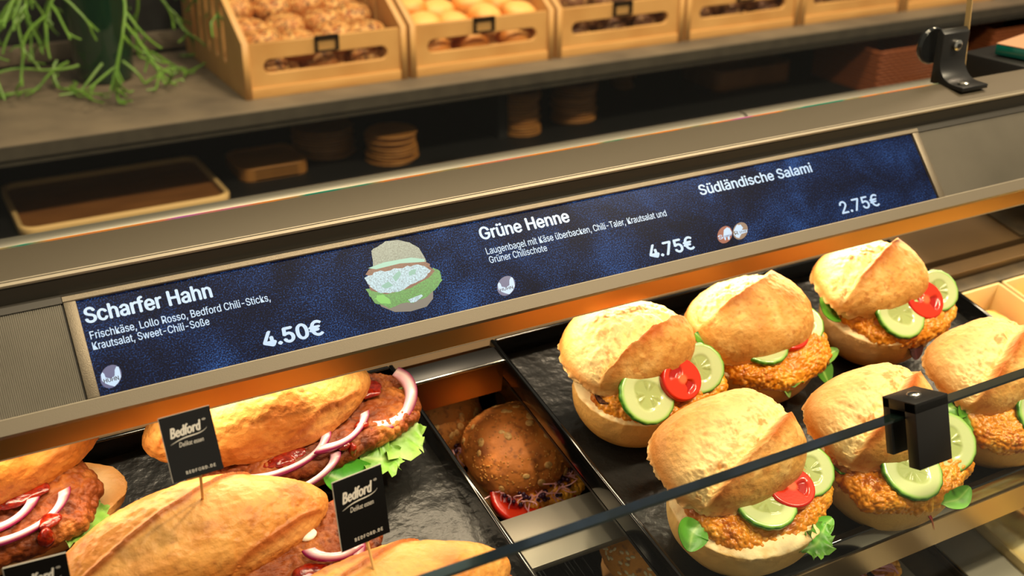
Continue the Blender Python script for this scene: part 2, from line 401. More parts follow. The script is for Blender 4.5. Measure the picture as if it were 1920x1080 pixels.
# bezel round the screen
us, ue = suv(145, 565)[0], suv(1705, 252)[0]
bz = MB()
vlo = -0.0005
b_in = 0.0
bz.prism([yz(vt, .0), yz(vt, .0022), yz(vt + .0006, .0028), yz(v_bez - .0006, .0028), yz(v_bez, .002), yz(v_bez, -.006), yz(vt, -.006)], SB[0] + us - .0085, SB[0] + ue + .0085)
bz.build('bezel_top', mt['bezel'], hd, smooth=True, mw=HI)
for (ua, ub) in ((us - .0085, us - .0012), (ue + .0012, ue + .0085)):
    MB().prism([yz(vlo, -.006), yz(vlo, .0026), yz(vt, .0026), yz(vt, -.006)], SB[0] + ua, SB[0] + ub).build('bezel_side', mt['bezel'], hd, bevel=.0004, mw=HI)
for (xa, xb, nm) in ((X0, SB[0] + us - .0088, 'left'), (SB[0] + ue + .0088, X1, 'right')):
    MB().prism([yz(vt, -.006), yz(vt, .0022), yz(v_bez, .002), yz(v_bez, -.006)], xa, xb).build('bezel_top', mt['bronze_dark'], hd, mw=HI)
    # fine ribs
    mb = MB(); n = int((min(xb, 1.3) - xa) / .0012); vv = []; ff = []
    for i in range(n):
        for k, (du, dw) in enumerate(((0, 0), (.0003, .0005), (.0007, .0005), (.001, 0))):
            for v in (vlo, vt):
                vv.append(sp(xa + i * .0012 + du - SB[0], v, dw + .0006))
    q = n * 4
    ff = [(2 * i, 2 * i + 2, 2 * i + 3, 2 * i + 1) for i in range(q - 1)]
    mb.add(vv, ff)
    o = mb.build('ribbed_grille', mt['ribs'], hd, mw=HI); o['kind'] = 'stuff'
    MB().prism([yz(vlo, -.006), yz(vlo, .0002), yz(vt, .0002), yz(vt, -.006)], xa, xb).build('grille_back', mt['bronze_dark'], hd, mw=HI)
# lower lip
MB().prism([yz(v_lip, -.004), yz(v_lip, .0018), yz(v_lip + .0006, .0026), yz(-.0012, .0026), yz(-.0006, .002), yz(-.0006, -.004)], X0, X1).build('lower_lip', mt['lip'], hd, smooth=True, mw=HI)
MB().prism([yz(-.0013, .00265), yz(-.0007, .0024), yz(-.0008, .0016), yz(-.0013, .0018)], X0, X1).build('edge_highlight', mt['edge'], hd, mw=HI)  # pale strip drawn in for the highlight along the lip
yl, zl = yz(v_lip, -.002)
zst = on(960, 624, (0, yl + .003, 0), (0, 1, 0))[2]
MB().prism([(yl + .003, zl), (yl + .003, zst), (yl + .0045, zst), (yl + .0045, zl + .004)], X0, X1).build('reflector_strip', mt['mirror'], hd, mw=HI)
MB().prism([(yl + .0028, zst + .0006), (yl + .0028, zst - .0002), (yl + .0047, zst - .0002), (yl + .0047, zst + .0006)], X0, X1).build('strip_highlight', mt['edge'], hd, mw=HI)  # highlight on the lower strip edge, put in as pale colour
MB().prism([yz(-.004, -.007), yz(v_bez, -.007), (.70, zt - .012), (.727, zt - .012), (.727, 1.17), (.70, 1.135), (.66, 1.128)], X0 + .01, X1 - .01).build('housing', mt['cabinet'], hd, mw=HI)
for xx in (X0 + .02, X1 - .06): MB().box((xx, .664, .89), (xx + .04, .70, 1.14)).build('support_post', mt['black'], hd, mw=HI)
# the screen
SM = T3(SB) ; SM = Matrix(((1, 0, 0, SB[0]), (0, ev[1], nS[1], SB[1]), (0, ev[2], nS[2], SB[2]), (0, 0, 0, 1)))
scr = MB().box((us - .001, -.0005, -.002), (ue + .001, vt + .0002, 0)).build('price_screen', mt['screen'], hd, mw=HI @ SM)
MB().box((us - .0014, -.0006, -.003), (ue + .0014, vt + .0006, -.0016)).build('screen_gasket', mt['black'], hd, mw=HI @ SM)

try:                                             # Blender's own interface typeface; the built-in one otherwise
    UIFONT = bpy.data.fonts.load(bpy.utils.resource_path('LOCAL') + '/datafiles/fonts/Inter.woff2')
except Exception:
    UIFONT = None
def text_mesh(s, size_x, size_y, off=0, shear=0, align='LEFT', space=1):
    cu = bpy.data.curves.new('lettering', 'FONT'); cu.body = s; cu.size = 1; cu.offset = off; cu.shear = shear; cu.fill_mode = 'FRONT'; cu.resolution_u = 3; cu.space_character = space
    if UIFONT and not shear: cu.font = UIFONT
    t = bpy.data.objects.new('lettering', cu); COL.objects.link(t)
    me = bpy.data.meshes.new_from_object(t, depsgraph=bpy.context.evaluated_depsgraph_get()); bpy.data.objects.remove(t)
    co = np.zeros(len(me.vertices) * 3); me.vertices.foreach_get('co', co); co = co.reshape(-1, 3)
    x0, x1 = co[:, 0].min(), co[:, 0].max()
    return me, co, x0, x1
def put_text(s, W, cap, parent, mw, m, off=0, shear=0, name='lettering', space=1):
    """text W wide with capitals cap high, its lower left corner at the origin of mw"""
    me, co, x0, x1 = text_mesh(s, 1, 1, 0, shear, space=space)
    co[:, 0] = (co[:, 0] - x0) * W / (x1 - x0); co[:, 1] *= cap / .70
    bold = off * cap * 1.6; polys = [tuple(p.vertices) for p in me.polygons]; n = len(co); V = []; F = []
    sh = [(0, 0)] if off < .003 else [(-bold, 0), (bold, 0), (0, bold * .6), (0, -bold * .6)]
    for k, (dx, dy) in enumerate(sh):
        V.append(co + np.array([dx, dy, k * 8e-6])); F += [tuple(i + k * n for i in p) for p in polys]
    bpy.data.meshes.remove(me)
    return mesh(name, np.concatenate(V), F, m, parent, smooth=False, mw=mw)
TXT = [  # text, lower-left pixel, lower-right pixel, cap height in pixels (vertical), boldness
    ('Scharfer Hahn', (162, 604), (399, 559), 33, .022), ('Frischkäse, Lollo Rosso, Bedford Chili-Sticks,', (170, 634), (508, 566), 17, .006),
    ('Krautsalat, Sweet-Chili-Soße', (175, 655), (394, 610), 17, .006), ('4.50€', (497, 651), (607, 627), 33, .03),
    ('Grüne Henne', (903, 449), (1069, 416), 27, .022), ('Laugenbagel mit Käse überbacken, Chili-Taler, Krautsalat und', (913, 476), (1251, 406), 15, .004),
    ('Grüner Chilischote', (919, 493), (1027, 471), 15, .004), ('4.75€', (1221, 484), (1303, 467), 29, .024),
    ('Südländische Salami', (1314, 365), (1524, 323), 22, .018), ('2.75€', (1580, 401), (1650, 385), 27, .014)]
for s, a, b, cap, off in TXT:
    ua, va = suv(*a); ub, vb = suv(*b)
    # keep every baseline parallel to the screen's long edge
    v = (va + vb) / 2
    h = abs(suv(a[0], a[1] - cap)[1] - va) * 1.2
    put_text(s, ub - ua, h, scr, T3((ua, v, .00012)), mt['txt'], off)
def spoly(pts, m, name, w):                      # flat picture element on the screen, outline given in pixels
    uv = [suv(*p) for p in pts]
    me = bpy.data.meshes.new(name); bm = bmesh.new(); vs = [bm.verts.new((u, v, w)) for u, v in uv]
    f = bm.faces.new(vs); bmesh.ops.triangulate(bm, faces=[f]); bmesh.ops.recalc_face_normals(bm, faces=bm.faces)
    for f in bm.faces:
        if f.normal.z < 0: f.normal_flip()
    bm.to_mesh(me); bm.free(); me.materials.append(m)
    return link(name, me, scr)
def jag(pts, amp, seed, n=5):
    rnd = random.Random(seed); out = []
    for i in range(len(pts)):
        a = pts[i]; b = pts[(i + 1) % len(pts)]
        for k in range(n):
            t = k / n; out.append((a[0] + (b[0] - a[0]) * t + rnd.uniform(-amp, amp), a[1] + (b[1] - a[1]) * t + rnd.uniform(-amp, amp)))
    return out
spoly(jag([(700, 500), (696, 470), (712, 460), (722, 453), (745, 450), (768, 455), (785, 465), (800, 490), (790, 500), (740, 500)], .8, 1, 3), mt['s_bun'], 'picture_bun_top', .0001)
spoly([(705, 560), (730, 552), (790, 540), (812, 545), (812, 560), (800, 575), (770, 584), (740, 585), (715, 575)], mt['s_bun2'], 'picture_bun_base', .0001)
spoly(jag([(685, 540), (692, 555), (705, 570), (730, 577), (775, 566), (800, 555), (818, 540), (828, 525), (824, 510), (812, 502), (790, 520), (740, 545)], 2.2, 2, 4), mt['s_green'], 'picture_lettuce', .00014)
spoly(jag([(700, 560), (715, 568), (735, 570), (732, 560), (710, 552)], 2, 12, 3), mt['s_green2'], 'picture_lettuce', .00016)
spoly([(686, 522), (695, 545), (725, 552), (770, 540), (805, 520), (815, 508), (806, 500), (760, 520)], mt['s_meat'], 'picture_patty', .00017)
spoly([(685, 515), (692, 505), (720, 500), (760, 490), (790, 488), (806, 495), (805, 505), (750, 505), (700, 520)], mt['s_meat'], 'picture_patty', .00017)
spoly([(690, 503), (720, 492), (770, 483), (796, 486), (796, 491), (750, 494), (705, 505)], mt['s_cheese'], 'picture_cheese', .00018)
spoly(jag([(684, 523), (700, 512), (730, 506), (762, 500), (790, 497), (808, 507), (797, 522), (770, 535), (745, 549), (715, 550), (695, 538)], 2.2, 4, 4), mt['s_slaw'], 'picture_slaw', .0002)
for q, pp in enumerate([[(735, 520), (748, 508), (752, 514), (742, 528)], [(715, 536), (728, 528), (738, 536), (722, 542)], [(765, 510), (780, 504), (778, 514), (768, 518)]]):
    spoly(jag(pp, 1, q, 2), mt['s_slaw2'], 'picture_slaw_shadow', .00022)
spoly([(765, 562), (790, 552), (793, 555), (780, 566), (770, 568)], mt['s_slaw'], 'picture_sauce', .00022)
def disc_px(cx, cy, rx, ry, sh, n=28):
    return [(cx + rx * math.cos(t) + sh * math.sin(t) * .0, cy + ry * math.sin(t) + sh * rx * math.cos(t)) for t in np.linspace(0, 2 * math.pi, n, endpoint=False)]
def badge_huhn(cx, cy, r):
    spoly(disc_px(cx, cy, r, r * 1.08, -.2), mt['s_slate'], 'badge_disc', .0001)
    P = lambda x, y: (cx + x * r, cy + y * r - .2 * x * r)
    spoly([P(-.95, -.35), P(-.8, -.55), P(-.62, -.35), P(-.5, .0), P(.0, .18), P(.35, .0), P(.35, -.55), P(.5, -.85), P(.72, -.75), P(.85, -.3), P(.95, .2), P(.7, .7), P(.35, 1.0), P(-.1, .8), P(-.6, .5), P(-.85, .2)], mt['txt'], 'badge_hen', .00014)
    ua, va = suv(cx - r * .62, cy + r * .62); ub, vb = suv(cx + r * .78, cy + r * .3)
    put_text('HUHN', ub - ua, .00017 * r, scr, T3((ua, (va + vb) / 2, .0002)), mt['s_navy'], .02)
badge_huhn(208, 706, 20); badge_huhn(949, 536, 17)
def badge2(cx, cy, col, kind):
    spoly(disc_px(cx, cy, 14, 16, -.2), mt[col], 'badge_disc', .0001)
    P = lambda x, y: (cx + x, cy + y - .2 * x)
    if kind == 'S':
        spoly([P(-2, -9), P(4, -13), P(9, -10), P(13, -2), P(13, 3), P(9, 4), P(9, 11), P(6, 11), P(5, 5), P(2, 5), P(2, 11), P(0, 10), P(-3, 3)], mt['txt'], 'badge_pig', .00014)
        s, xa, xb, cap, m, yb = 'S', -11, -3, 11, 'txt', 7
        s2 = 'CHWEIN'
    else:
        spoly([P(-12, -4), P(-8, -11), P(-5, -13), P(-3, -11), P(0, -12), P(5, -5), P(3, -1), P(13, 0), P(13, 5), P(2, 6), P(-2, 13), P(-7, 11), P(-12, 5)], mt['txt'], 'badge_cow', .00014)
        s, xa, xb, cap, m, yb = 'R', -10, -3, 10, 's_bun2', 6; s2 = 'IND'
    ua, va = suv(*P(xa, yb)); ub, _ = suv(*P(xb, yb)); uc = suv(*P(-2, yb - 4)); ud = suv(*P(13, yb - 4))
    put_text(s, ub - ua, cap / 2500, scr, T3((ua, va, .0002)), mt[m], .02)
    put_text(s2, ud[0] - uc[0], 5 / 2400, scr, T3((uc[0], uc[1] - .001, .0002)), mt['s_bun2'] if kind == 'R' else mt['s_slate'], .02)
badge2(1359, 440, 's_red', 'S'); badge2(1388, 433, 's_tan', 'R')

# upper glass pane standing on the rail, with its bracket
yg = .7325
gp = thing('glass_screen', 'upright clear glass pane standing behind the price display rail', 'glass pane', T3((.3, yg, zt)))
xr = on(1818, 60, (0, yg, 0), (0, 1, 0))[0]
GI = T3((-.3, -yg, -zt))
MB().box((X0, yg - .003, zt - .018), (xr, yg + .003, zt + .62)).build('pane', mt['glass'], gp, mw=RX(-.08) @ GI)
MB().box((xr, yg - .003, zt - .0), (xr + .0006, yg + .003, zt + .62)).build('cut_edge', mt['pale_rim'], gp, mw=RX(-.08) @ GI)
irid = bpy.data.materials.new('painted_glass_rainbow'); irid.use_nodes = True  # rainbow refracted at the glass edge, painted as base colour
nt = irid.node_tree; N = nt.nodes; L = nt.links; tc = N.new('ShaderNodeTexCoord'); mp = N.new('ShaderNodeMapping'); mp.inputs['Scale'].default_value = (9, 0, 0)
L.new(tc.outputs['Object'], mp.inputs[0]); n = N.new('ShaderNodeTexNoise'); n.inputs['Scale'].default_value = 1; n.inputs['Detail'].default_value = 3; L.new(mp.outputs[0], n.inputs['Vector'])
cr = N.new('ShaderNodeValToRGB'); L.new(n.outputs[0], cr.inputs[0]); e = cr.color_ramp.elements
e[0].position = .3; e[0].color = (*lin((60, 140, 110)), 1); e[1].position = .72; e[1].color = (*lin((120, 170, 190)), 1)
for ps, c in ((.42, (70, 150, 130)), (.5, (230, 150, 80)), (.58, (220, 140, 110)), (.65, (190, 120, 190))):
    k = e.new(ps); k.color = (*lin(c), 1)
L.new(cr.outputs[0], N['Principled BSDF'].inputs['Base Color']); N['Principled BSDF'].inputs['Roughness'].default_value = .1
MB().box((X0, .7288, zt + .004), (xr - .02, .7296, zt + .0058)).build('painted_rainbow_line', irid, gp, mw=GI)  # thin strip carrying the painted refraction colours

# steel foot bracket at the right end of the pane
bx0 = on(1784, 150, (0, .715, 0), (0, 1, 0))[0]; BW = .033
br = thing('glass_bracket', 'black curved metal bracket with hex bolt clamping the glass pane', 'bracket', T3((bx0, .735, zt + .004)))
prof = [(0.004, 0), (0.004, .046), (0.001, .050), (-.004, .046), (-.004, .022)]
for t in np.linspace(0, math.pi / 2, 7)[1:]: prof.append((-.004 - .018 * (1 - math.cos(t)), .022 - .018 * math.sin(t)))
prof += [(-.034, .004), (-.034, 0)]
MB().prism([(y, z) for y, z in prof], 0, BW).build('bracket_body', mt['black'], br, bevel=.0006)
MB().lathe([(.0048, 0), (.0052, .001), (.005, .003), (.003, .0038)], n=20).build('bolt_head', mt['steel_bright'], br, smooth=True, mw=T3((BW * .52, -.004, .035)) @ RX(math.pi / 2))
MB().lathe([(.0022, 0), (.0022, .001)], n=6).build('hex_socket', mt['black'], br, mw=T3((BW * .52, -.0079, .035)) @ RX(math.pi / 2))
MB().lathe([(.0165, 0), (.0175, .002), (.0175, .004), (.016, .006)], n=40).build('clamp_disc', mt['black_gloss'], br, smooth=True, mw=T3((.012, .022, .030)) @ RX(math.pi / 2))
MB().lathe([(.005, 0), (.005, .003), (.003, .004)], n=16).build('foot_bolt', mt['steel_bright'], br, smooth=True, mw=T3((BW * .3, -.026, .003)))
# glass shelf corner on a black arm
g1 = on(1868, 82, (0, 0, 1.215), (0, 0, 1))
gs = thing('glass_shelf', 'thick glass shelf corner with teal cut edge at right edge of view', 'glass shelf', T3(g1))
MB().box((0, -.10, .0), (.5, .0, .0006)).build('shelf_face', mt['glass_top'], gs, mw=T3((0, 0, 0)) @ RZ(.25))
MB().box((0, -.10, -.011), (.5, .0, -.0001)).build('shelf_slab', mt['glass_teal'], gs, bevel=.001, mw=RZ(.25))
sa = thing('shelf_support', 'black metal arm carrying the glass shelf beside the bracket', 'support', T3((g1[0], g1[1], zt)))
MB().box((-.012, -.085, -.05), (.5, .03, g1[2] - zt - .0125)).build('arm', mt['black'], sa, bevel=.003, mw=RZ(.12))
MB().box((.0, -.0965, .001), (.03, -.0905, .004)).build('foot_plate', mt['steel_bright'], sa, mw=RZ(.12))

# ------------------------------------------------------------------ the counter under the food
y0c = tw(0, -.35, 0)
ct = thing('display_counter', 'display counter body with brown metal decks beneath the food trays', 'counter', T3((.5, .5, 0)))
CI = T3((-.5, -.5, 0))
def tray_box(mb, x0, x1, v0, v1, w0, w1):
    c = [tw(x, v, w) for w in (w0, w1) for (x, v) in ((x0, v0), (x1, v0), (x1, v1), (x0, v1))]
    return mb.add(c, [(0, 3, 2, 1), (4, 5, 6, 7), (0, 1, 5, 4), (1, 2, 6, 5), (2, 3, 7, 6), (3, 0, 4, 7)])
lo = MB(); tray_box(lo, -.5, 2.0, -.45, .45, LOW - .02, LOW - .008); lo.build('lower_deck', mt['deck_dark'], ct, mw=CI)
MB().box((-.5, .12, .0), (2.0, .66, .70)).build('cabinet_body', mt['cabinet'], ct, mw=CI)
# back deck panels at tray height on the right, a dark slot and ledges in front of them
RX1 = .858
sl = [tray_xy(1800, y, -.012)[1] for y in (425, 437, 476, 530)]
mb = MB(); tray_box(mb, -.5, 2.0, .268, .50, -.03, -.012); mb.build('rear_deck', mt['deck'], ct, mw=CI)
v1 = tray_xy(1800, 477, -.012)[1]; v2 = tray_xy(1800, 488, -.012)[1]; v3 = tray_xy(1800, 511, -.012)[1]; v4 = .1835; xov = tray_xy(1868, 415, -.012)[0]
mb = MB(); tray_box(mb, RX1 + .014, 2.0, v1, .268, -.03, -.012); mb.build('deck_panel', mt['deck'], ct, mw=CI)
mb = MB(); tray_box(mb, RX1 + .014, 2.0, v2, v1, -.03, -.022); mb.build('slot', mt['black'], ct, mw=CI)
mb = MB(); tray_box(mb, RX1 + .014, 2.0, v3 + .0, v2, -.03, -.012); mb.build('deck_ledge', mt['deck'], ct, bevel=.001, mw=CI)
mb = MB(); tray_box(mb, RX1 + .014, 2.0, v4, v3 - .001, -.04, -.019); mb.build('deck_step', mt['deck_dark'], ct, bevel=.001, mw=CI)
for xx in (xov,):
    mb = MB(); tray_box(mb, xx, 2.0, v1 + .001, .45, -.012, -.0085); mb.build('deck_overlay', mt['deck_dark'], ct, bevel=.001, mw=CI)
# bridge bar between the trays at the back
b1 = tray_xy(745, 702, 0)[1]; b2 = tray_xy(770, 722, 0)[1]
gx0, gx1 = .3165, .404
mb = MB(); tray_box(mb, gx0, gx1, b2 + .004, b1 + .006, -.010, -.002); mb.build('bridge_top', mt['black'], ct, bevel=.0008, mw=CI)
mb = MB(); tray_box(mb, gx0, gx1, b2 + .002, b2 + .004, -.004, -.0015); mb.build('bridge_edge', mt['steel_bright'], ct, bevel=.0008, mw=CI)
mb = MB(); tray_box(mb, gx0, gx1, b2 + .002, b2 + .006, -.034, -.004); mb.build('bridge_face', mt['mirror'], ct, mw=CI)
# grey cross panel between the trays in front
c1 = tray_xy(945, 975, -.04)[1]; c2 = tray_xy(1010, 1062, -.04)[1]
mb = MB(); tray_box(mb, gx0 - .01, gx1 + .02, c2, c1, -.046, -.04); mb.build('cross_panel', mt['steel'], ct, bevel=.0006, mw=CI)
# fascia below the right tray
mb = MB(); tray_box(mb, gx1 - .002, 2.0, -.034, -.028, -.052, -.021); mb.build('front_fascia', mt['fascia'], ct, mw=CI)
for (xa, va) in ((-.10, .02), (-.10, .22), (.27, .22), (.27, .02), (.64, .10), (.64, .22), (.83, .22), (.83, .06)):
    mb = MB(); tray_box(mb, xa, xa + .014, va, va + .014, LOW - .008, -.0215); mb.build('tray_support', mt['steel'], ct, mw=CI)
mb = MB(); tray_box(mb, -.5, 2.0, .44, .445, LOW - .008, -.03); mb.build('rear_riser', mt['cabinet'], ct, mw=CI)
# lower deck strips running front to back
xs = [tray_xy(px, py, LOW)[0] for px, py in ((1625, 1060), (1690, 1030), (1765, 1040), (1815, 1040), (1875, 1075))]
mb = MB(); tray_box(mb, .63, .677, -.45, .12, LOW - .008, LOW + .002); mb.build('deck_strip', mt['pale_steel'], ct, bevel=.001, mw=CI)
mb = MB(); tray_box(mb, .677, .712, -.45, .12, LOW - .008, LOW - .002); mb.build('deck_strip', mt['deck_dark'], ct, mw=CI)
mb = MB(); tray_box(mb, .712, .7165, -.45, .12, LOW - .008, LOW + .006); mb.build('deck_strip', mt['steel_bright'], ct, bevel=.001, mw=CI)
mb = MB(); tray_box(mb, .7165, .767, -.45, .12, LOW - .008, LOW + .002); mb.build('deck_strip', mt['pale_steel'], ct, bevel=.001, mw=CI)

# ------------------------------------------------------------------ black trays
def tray(label, x0, x1, v0, v1, w=0, d=.019, rim=.004, name='serving_tray', inner='slate', front_d=None):
    cx, cv = (x0 + x1) / 2, (v0 + v1) / 2; hx, hv = (x1 - x0) / 2, (v1 - v0) / 2
    r = thing(name, label, 'tray', tray_m(cx, cv, w - d))
    # slate floor as a fine height field with cleft relief
    nx, ny = 90, 64
    X, Y = np.meshgrid(np.linspace(-hx + rim, hx - rim, nx), np.linspace(-hv + rim, hv - rim, ny))
    P = np.stack([X.ravel() + cx, Y.ravel() + cv, np.zeros(X.size)], 1)
    z = .0010 + .0006 * np.abs(fbm(P, 26, 4, 5)) + .0004 * fbm(P, 90, 2, 9)
    vv = np.stack([X.ravel(), Y.ravel(), z], 1); k = np.arange(nx * ny).reshape(ny, nx)
    ff = np.stack([k[:-1, :-1].ravel(), k[:-1, 1:].ravel(), k[1:, 1:].ravel(), k[1:, :-1].ravel()], 1)
    mesh('slate_base', vv, ff, mt[inner], r)
    MB().box((-hx, -hv, -.003), (hx, hv, .0008)).build('tray_bottom', mt['black'], r)
    for nm, a, b in (('rim', (-hx, -hv, -.002), (-hx + rim, hv, d)), ('rim', (hx - rim, -hv, -.002), (hx, hv, d)),
                     ('rim', (-hx + rim, hv - rim, -.002), (hx - rim, hv, d)), ('rim', (-hx + rim, -hv, -.002), (hx - rim, -hv + rim * 1.5, (front_d or d)))):
        MB().box(a, b).build(nm, mt['black_gloss'], r, bevel=.0015, seg=3)
    return r
tray('black slate serving tray holding the six schnitzel rolls', .404, .857, -.033, .262)
tray('black slate serving tray holding the long baguette sandwiches', -.14, .3165, -.04, .262)
tray('deep black ribbed tray under the seeded burger buns', .30, .62, .052, .42, w=LOW + .024, d=.024, inner='black')
tray('black slate tray with the sesame bun low at the bottom edge', .33, .62, -.26, .040, w=LOW + .03, d=.026)
# wavy ribbed mat in the middle tray
nx, ny = 260, 60
X, Y = np.meshgrid(np.linspace(.31, .61, nx), np.linspace(.062, .41, ny)); P = np.stack([X.ravel(), Y.ravel(), 0 * X.ravel()], 1)
ph = X.ravel() * 2 * math.pi / .0072 + 5.5 * fbm(P, 22, 3, 3)
z = .0016 * np.abs(np.sin(ph / 1)) ** .6
vv = np.array([tw(x, v, LOW + .0020 + h) for x, v, h in zip(X.ravel(), Y.ravel(), z)]); k = np.arange(nx * ny).reshape(ny, nx)
ff = np.stack([k[:-1, :-1].ravel(), k[:-1, 1:].ravel(), k[1:, 1:].ravel(), k[1:, :-1].ravel()], 1)
mesh('ribbed_mat', vv, ff, mt['black_gloss'], None)
tag(bpy.data.objects['ribbed_mat'], 'black wavy ribbed mat lying under the seeded burger buns', 'mat')

# gratin dishes on the right
def dish(label, x0, x1, v0, v1, wtop, dep, fill, seed, foodlabel):
    cx, cv = (x0 + x1) / 2, (v0 + v1) / 2; hx, hv = (x1 - x0) / 2, (v1 - v0) / 2
    r = thing('serving_dish', label, 'dish', tray_m(cx, cv, wtop - dep))
    t = .003
    MB().box((-hx, -hv, 0), (hx, hv, .002)).build('dish_bottom', mt['dish'], r)
    for a, b in (((-hx, -hv, 0), (-hx + t, hv, dep)), ((hx - t, -hv, 0), (hx, hv, dep)), ((-hx, hv - t, 0), (hx, hv, dep)), ((-hx, -hv, 0), (hx, -hv + t, dep))):
        MB().box(a, b).build('dish_side', mt['dish'], r, bevel=.001)
    nx = ny = 110
    X, Y = np.meshgrid(np.linspace(-hx + t * 1.4, hx - t * 1.4, nx), np.linspace(-hv + t * 1.4, hv - t * 1.4, ny))
    P = np.stack([X.ravel() + cx, Y.ravel() + cv, 0 * X.ravel()], 1)
    edge = np.minimum(1, np.minimum((hx - np.abs(X)).ravel(), (hv - np.abs(Y)).ravel()) / .02)
    n = fbm(P, 45, 4, seed); z = .003 + (fill + .008 * n) * (.35 + .65 * edge ** .6)
    c = np.tile(lin((236, 206, 120)), (len(z), 1)); m2 = fbm(P, 38, 3, seed + 5)
    c = mixc(c, (214, 130, 44), sstep(.15, .5, m2)); c = mixc(c, (248, 232, 176), sstep(.1, .5, -m2))
    k = np.arange(nx * ny).reshape(ny, nx); ff = np.stack([k[:-1, :-1].ravel(), k[:-1, 1:].ravel(), k[1:, 1:].ravel(), k[1:, :-1].ravel()], 1)
    g = mesh('gratin', np.stack([X.ravel(), Y.ravel(), z], 1), ff, mt['gratin'], None, c, mw=tray_m(cx, cv, wtop - dep + .0002))
    tag(g, foodlabel, 'food')
dl = on(1755, 570, tw(0, 0, -.045), nT)
xa, va = tray_xy(1785, 590, -.05); vb = .1825
dish('pale dish of baked cheese to the right of the schnitzel tray', .862, .938, -.22, vb, -.02, .055, .036, 3, 'baked cheese gratin in the pale dish behind the clamp at right')
dish('second pale dish at the right edge beside the cheese gratin dish', .942, 1.24, -.22, vb, -.02, .055, .042, 8, 'cheese topping in the farthest pale dish at right edge')
xg, vg = tray_xy(1800, 960, LOW)
dish('low dish of golden gratin in the bottom right corner', .768, 1.05, -.30, .06, LOW + .010, .018, .013, 5, 'golden gratin slab in the bottom right corner')

# ------------------------------------------------------------------ food builders
def sup(d, e): return np.sign(d) * np.abs(d) ** e
def bun_top(parent, seed, a, b, h, c0, c1, tilt, cx, cy, cz, groove=1.0, curve=0.0, sub=7, pale=1.0, yaw=0, name='top_bun'):
    d, f = dirs(sub)
    z = np.where(d[:, 2] > 0, sup(d[:, 2], .86) * h, d[:, 2] * h * .26)
    p = np.stack([sup(d[:, 0], .80) * a, sup(d[:, 1], .80) * b, z], 1)
    q = p + seed * 1.7
    p *= 1 + .09 * fbm(q, 22, 2, seed)[:, None]
    s = p[:, 1] - (c0 * b + c1 * b * p[:, 0] / a + curve * b * (p[:, 0] / a) ** 2) + .0032 * fbm(q, 80, 4, seed + 3)
    topm = sstep(.0, .35, d[:, 2]); endm = 1 - sstep(.55, .98, np.abs(p[:, 0]) / a)
    jump = sstep(-.0007, .0010, s)
    front = .0062 * np.exp(np.minimum(s, 0) / .012) * (1 - jump)
    back = -.0056 * groove * np.exp(-np.maximum(s, 0) / .016) * jump
    dz = (front + back) * topm * (.06 + .94 * endm)
    p[:, 2] += dz; p[:, 1] += -.25 * dz
    # crumb roughness behind the crest, fine wrinkles in front
    crumb = jump * topm * np.exp(-(np.maximum(s, 0) / .034) ** 2)
    p[:, 2] += crumb * (.0042 * fbm(q, 150, 4, seed + 7, .6) - .0016 * sstep(.35, .0, worley(q, 160, seed + 2))) + .0006 * fbm(q, 330, 2, seed + 8) + .0014 * fbm(q * np.array([.5, 1, 1]), 110, 3, seed + 18) * (1 - jump)
    # ragged lower edge
    low = sstep(.12, -.12, d[:, 2])
    p[:, 2] += low * .0050 * fbm(q, 160, 3, seed + 11); p[:, :2] *= (1 + .05 * low * fbm(q, 240, 2, seed + 12))[:, None]
    c = np.tile(lin((208, 152, 76)), (len(p), 1))
    n1 = fbm(q, 60, 4, seed + 20); n2 = fbm(q, 320, 3, seed + 21)
    c = mixc(c, (192, 126, 54), sstep(-.1, .5, n1) * .8); c = mixc(c, (228, 184, 112), sstep(0, .5, -n1) * .8); c = mixc(c, (170, 98, 36), sstep(.15, .45, n2) * .5)
    rear = jump * sstep(.25, .8, np.maximum(p[:, 1] / b, np.abs(p[:, 0]) / a * .9)) * sstep(.75, .2, d[:, 2])
    c = mixc(c, (196, 122, 48), rear * .8)
    c = mixc(c, (242, 210, 144), np.clip(crumb * 1.2, 0, 1) * pale)
    n3 = fbm(q, 120, 4, seed + 30, .65); c = mixc(c, (190, 124, 54), crumb * sstep(.10, .38, n3) * .85)
    crest = np.exp(-(np.minimum(s + .0008, 0) / .0060) ** 2) * (1 - jump) * topm * endm
    c = mixc(c, (176, 88, 26), np.clip(crest * (.85 + .8 * n1), 0, 1))
    c = mixc(c, (240, 208, 146), low * .7)
    o = mesh(name, p, f, mt['bread'], parent, c, mw=T3((cx, cy, cz)) @ RZ(yaw) @ RX(tilt))
    return o
